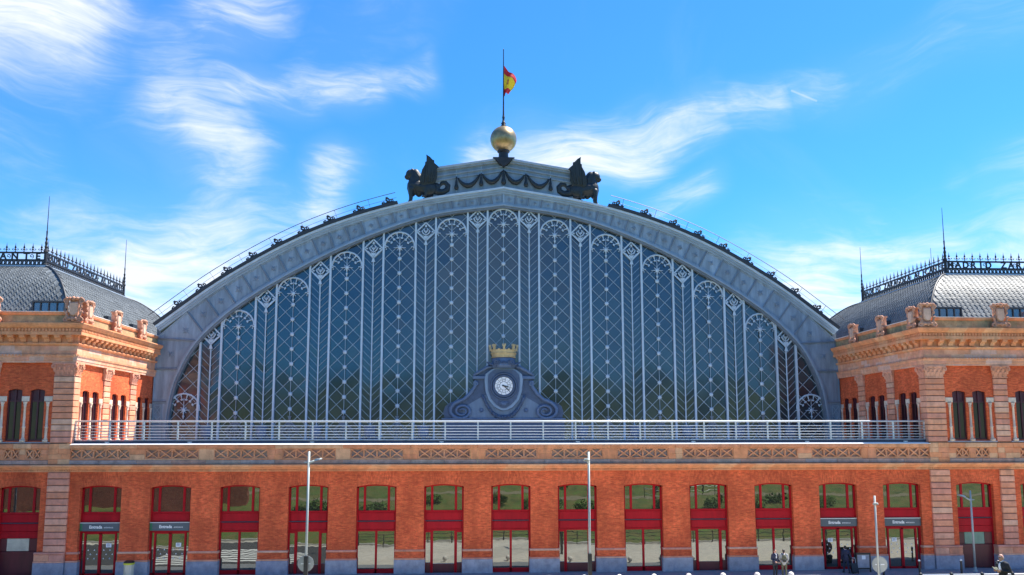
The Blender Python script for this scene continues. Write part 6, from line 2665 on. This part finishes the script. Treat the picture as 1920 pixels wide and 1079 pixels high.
# the pair near the eleventh doorway
person('person in navy jacket over a white shirt facing the viewer, hands together, before a doorway', (16.95, -2.6, 0.018), R(18), 'navy', 'dark_cloth', 'hair',
       elbows=[(-0.26, 0.02, 1.15), (0.26, 0.02, 1.15)], wrists=[(-0.14, -0.20, 1.02), (0.13, -0.20, 1.0)], inner='shirt_white')
t, M = person('person with black cap and grey top seen from behind, talking to the person in navy', (17.50, -2.7, 0.018), R(165), 'grey_cloth', 'olive_cloth', 'hair', cap='black_paint',
              elbows=[(-0.27, -0.02, 1.15), (0.27, -0.02, 1.15)], wrists=[(-0.22, -0.18, 1.0), (0.20, -0.18, 1.02)], stride=0.05)
bp = thing('backpack', 'olive patterned backpack on the back of the person with black cap', 'backpack', tuple(M @ Vector((0, 0.22, 1.0))))
q = Body()
q.mass((0, 0.22, 1.22), (0.16, 0.11, 0.25), 'olive_cloth')
q.mass((0, 0.29, 1.10), (0.12, 0.08, 0.12), 'olive_cloth')
q.limb([(-0.10, 0.16, 1.42), (-0.13, 0.02, 1.52), (-0.13, -0.10, 1.40)], [0.025, 0.025, 0.025], 'dark_cloth')
q.limb([(0.10, 0.16, 1.42), (0.13, 0.02, 1.52), (0.13, -0.10, 1.40)], [0.025, 0.025, 0.025], 'dark_cloth')
q.build('bag', 0.016, M, bp)
pk = MB()
pk.cbox(-0.10, 0.10, -0.03, 0.03, -0.07, 0.07, 0.02)
pk.build('pocket', 'dark_cloth', bp, frame=M @ Matrix.Translation((0, 0.37, 1.10)) @ Matrix.Rotation(math.pi, 4, 'Z'))
# man walking in with a wheeled suitcase
t, M = person('person in dark blue suit walking into the doorway, pulling a black suitcase', (22.25, -1.25, 0.018), R(176), 'navy', 'navy', 'hair', stride=0.20,
              elbows=[(-0.27, 0.08, 1.14), (0.26, 0.03, 1.13)], wrists=[(-0.33, 0.22, 0.93), (0.27, -0.05, 0.88)], inner='shirt_white', lean=0.03, jacket_len=0.84)
sc_ = M @ Matrix.Translation((-0.42, 0.42, 0.0))
su = thing('suitcase', 'black wheeled suitcase pulled by the person in the blue suit', 'suitcase', tuple(sc_ @ Vector((0, 0, 0))))
FS = sc_ @ Matrix.Rotation(R(20), 4, 'X')
s = MB()
s.cbox(-0.21, 0.21, -0.13, 0.13, 0.09, 0.68, 0.03)
s.box(-0.19, 0.19, -0.15, -0.13, 0.15, 0.42)
s.build('shell', 'case_black', su, frame=FS)
h = MB()
for sx in (-0.11, 0.11):
    h.tube([(sx, 0.10, 0.66), (sx, 0.10, 1.02)], 0.012, 6)
h.tube([(-0.12, 0.10, 1.02), (0.12, 0.10, 1.02)], 0.018, 6)
h.build('handle', 'steel', su, frame=FS)
for sx in (-0.17, 0.17):
    w = MB()
    w.tube([(sx - 0.02, 0.09, 0.05), (sx + 0.02, 0.09, 0.05)], 0.045, 10)
    w.build('wheel', 'black_paint', su, frame=FS)
# bald man on the path at the right edge, in profile
t, M = person('bald man with glasses in dark jacket looking at something in his hands, bottom right corner', (16.62, -26.1, 3.075), R(-72), 'dark_cloth', 'brown_trousers', 'hair',
              bald=True, inner='shirt_white', elbows=[(-0.27, 0.02, 1.16), (0.27, 0.02, 1.16)], wrists=[(-0.10, -0.27, 1.20), (0.10, -0.27, 1.20)], voxel=0.012, lean=0.05, jacket_len=0.84)
gs = thing('eyeglasses', 'dark rimmed eyeglasses worn by the bald man at bottom right', 'glasses', tuple(M @ Vector((0, -0.19, 1.65))))
g = MB()
for e in (-1, 1):
    g.tube([(e * 0.034 + 0.026 * math.cos(a), -0.185, 1.652 + 0.019 * math.sin(a)) for a in np.linspace(0, 6.283, 13)[:-1]], 0.003, 4, closed=True)
    g.tube([(e * 0.06, -0.185, 1.658), (e * 0.085, -0.07, 1.655)], 0.003, 4)
g.tube([(-0.008, -0.187, 1.655), (0.008, -0.187, 1.655)], 0.003, 4)
g.build('frame', 'ink', gs, frame=M)
ph_ = thing('leaflet', 'white leaflet held in the hands of the bald man at bottom right', 'paper', tuple(M @ Vector((0, -0.36, 1.24))))
lf = MB()
lf.add([(-0.10, -0.34, 1.22), (0.0, -0.36, 1.20), (0.10, -0.34, 1.22), (-0.10, -0.44, 1.34), (0.0, -0.46, 1.32), (0.10, -0.44, 1.34)], [(0, 1, 4, 3), (1, 2, 5, 4)])
lf.build('sheet', 'paper', ph_, frame=M)
sb = thing('shoulder_strap_bag', 'pale strap and dark shoulder bag worn by the bald man at bottom right', 'bag', tuple(M @ Vector((0.2, 0.1, 0.8))))
q = MB()
q.tube([(-0.13, -0.13, 1.42), (-0.16, -0.03, 1.51), (-0.14, 0.10, 1.42), (0.02, 0.19, 1.20), (0.17, 0.16, 0.98), (0.22, 0.10, 0.86)], 0.022, 6, flat=0.5)
q.build('strap', 'shirt_white', sb, frame=M, smooth=True)
q = MB()
q.cbox(-0.16, 0.16, -0.05, 0.05, -0.14, 0.12, 0.02)
q.build('bag', 'maroon_cloth', sb, frame=M @ Matrix.Translation((0.24, 0.10, 0.80)) @ Matrix.Rotation(math.pi / 2, 4, 'Z'))

# ================================================================ WHAT THE DOOR GLASS MIRRORS: bank, fence, wall, shrubs, trees
t = thing('bank_fence', 'dark post and rail fence along the foot of the grass bank', 'fence', (4, -13.9, 0))
fx = [float(v) for v in np.arange(-14, 34, 2.0)]
for x in fx:
    MB().box(x - 0.04, x + 0.04, -13.94, -13.86, 0.01, 1.05).build('post', 'black_paint', t)
for z in (0.45, 0.75, 1.0):
    MB().box(fx[0], fx[-1], -13.915, -13.885, z - 0.02, z + 0.02).build('rail', 'black_paint', t)
t = thing('retaining_wall', 'dull red brick retaining wall with pale coping beside the bank', 'wall', (-40, -22, 0))
MB().box(-62, -23.2, -22.5, -22.0, 0.0, 5.3).build('brickwork', 'far_brick', t)
MB().box(-62.1, -23.1, -22.6, -21.9, 5.3, 5.5).build('coping', 'kerb_stone', t)
rp = MB()
rp.prism([(-62, 0.0), (-23.5, 0.0), (-23.5, 0.7), (-33, 1.9), (-62, 2.6)], -18.6, -18.1)
rp.build('ramp_parapet', 'sandstone_ramp', t)


def leaf_cloud(mb, c, r, n, size, rr):
    for _ in range(n):
        u = Vector((rr.gauss(0, 1), rr.gauss(0, 1), rr.gauss(0, 1))).normalized() * (rr.random() ** 0.45)
        p = Vector(c) + Vector((u.x * r[0], u.y * r[1], u.z * r[2]))
        a = Vector((rr.uniform(-1, 1), rr.uniform(-1, 1), rr.uniform(-1, 1))).normalized()
        b = a.orthogonal().normalized()
        s = size * rr.uniform(0.6, 1.4)
        mb.add([p - a * s, p + b * s * 0.5, p + a * s, p - b * s * 0.5], [(0, 1, 2, 3)])


def leaf_cloud_mesh(nm, c_r, n, size, seed):
    rr = random.Random(seed)
    mb = MB()
    for c, r in c_r:
        leaf_cloud(mb, c, r, n, size, rr)
    me, _ = mb.mesh(nm, 'foliage', center=(0, 0, 0))
    return me


SHR = [leaf_cloud_mesh('foliage', [((0, 0, 0.45), (0.75, 0.7, 0.45)), ((0.4, 0.2, 0.4), (0.5, 0.5, 0.4)), ((-0.5, -0.1, 0.35), (0.5, 0.4, 0.35))], 160, 0.10, 20 + k) for k in range(2)]
stm = MB()
for k in range(5):
    a = k * 1.3
    stm.tube([(0, 0, -0.1), (0.3 * math.cos(a), 0.3 * math.sin(a), 0.5)], [0.03, 0.012], 5)
STEM = stm.mesh('stems', 'bark', center=(0, 0, 0))[0]
rr = random.Random(77)
_ORD = ['first', 'second', 'third', 'fourth', 'fifth', 'sixth', 'seventh', 'eighth', 'ninth', 'tenth']
for k in range(30):
    x = -19 + 1.85 * k + rr.uniform(-0.7, 0.7)
    y = (-21.0 - rr.uniform(0, 0.8), -22.4 - rr.uniform(0, 0.8), -30.5 - rr.uniform(0, 1.5))[k % 3]
    M = Matrix.Translation((x, y, bank_z(y) - 0.02)) @ Matrix.Rotation(rr.uniform(0, 6), 4, 'Z') @ Matrix.Scale(rr.uniform(1.0, 1.4) if k % 3 < 2 else 0.95, 4)
    t = tag(inst(None, 'shrub', M), 'green shrub on the grass bank, %s from the left in its %s row' % (_ORD[k // 3], ('lowest', 'middle', 'highest')[k % 3]), 'shrub', 'shrubs on the bank')
    inst(SHR[k % 2], 'foliage', M, t)
    inst(STEM, 'stems', M, t)
TR = []
for k in range(2):
    rr2 = random.Random(60 + k)
    cl = [((rr2.uniform(-1.8, 1.8), rr2.uniform(-1.8, 1.8), 4.2 + rr2.uniform(-1.2, 2.2)), (1.3, 1.3, 1.0)) for _ in range(14)]
    cr = leaf_cloud_mesh('crown', cl, 110, 0.20, 90 + k)
    tk = MB()
    tk.tube([(0, 0, -0.4), (0.05, 0, 1.2), (0, 0.1, 2.6), (0.1, 0.1, 4.4)], [0.26, 0.2, 0.16, 0.06], 8)
    for c, r in cl[:7]:
        tk.tube([(0.02, 0.05, 2.0), (c[0] * 0.5, c[1] * 0.5, (2.0 + c[2]) / 2 + 0.3), c], [0.10, 0.06, 0.02], 5)
    TR.append((cr, tk.mesh('trunk', 'bark', True, center=(0, 0, 0))[0]))
for k in range(22):
    x, y = -58 + 5.4 * k + rr.uniform(-1.5, 1.5), (-68, -79, -90)[k % 3] - rr.uniform(0, 4)
    M = Matrix.Translation((x, y, bank_z(y) - 0.6)) @ Matrix.Rotation(k * 1.1, 4, 'Z') @ Matrix.Scale(1.0 + 0.15 * (k % 3), 4)
    t = tag(inst(None, 'broadleaf_tree', M), 'leafy green tree on the hill, %s from the left in its %s row' % (_ORD[k // 3], ('nearest', 'middle', 'farthest')[k % 3]), 'tree', 'trees on the hill')
    inst(TR[k % 2][0], 'crown', M, t)
    inst(TR[k % 2][1], 'trunk', M, t)
import OpenImageIO as oiio, numpy as np, sys
a=oiio.ImageBuf(sys.argv[1] if len(sys.argv)>1 else '/workdir/render_main.png').get_pixels(oiio.FLOAT)
s=a.shape[1]/1920
for n,(x0,y0,x1,y1) in dict(skyL=(150,180,230,260),skyC=(850,40,930,100),skyR=(1600,250,1700,330),skyTR=(1600,60,1700,100),cloud=(20,20,100,60),brickF=(630,930,660,1020),brickLeft=(20,690,90,710),brickIn=(165,700,185,720),brickRin=(1590,715,1610,730),stoneR=(1730,740,1765,820),parapet=(870,838,890,862),granite=(1010,1055,1030,1068),glassC=(860,500,870,640),glassL=(520,620,540,760),arch=(600,470,640,480),red=(940,960,980,972),roofL=(20,520,80,540),roofR=(1820,530,1880,550),frieze=(150,660,170,672),doorglass=(1300,995,1350,1020),upglass=(940,915,970,950)).items():
    r=a[int(y0*s):max(int(y1*s),int(y0*s)+1),int(x0*s):max(int(x1*s),int(x0*s)+1),:3].mean((0,1))
    lin=np.where(r<=.04045,r/12.92,((r+.055)/1.055)**2.4)
    print(n.ljust(9),np.round(r*255).astype(int),np.round(lin,3))
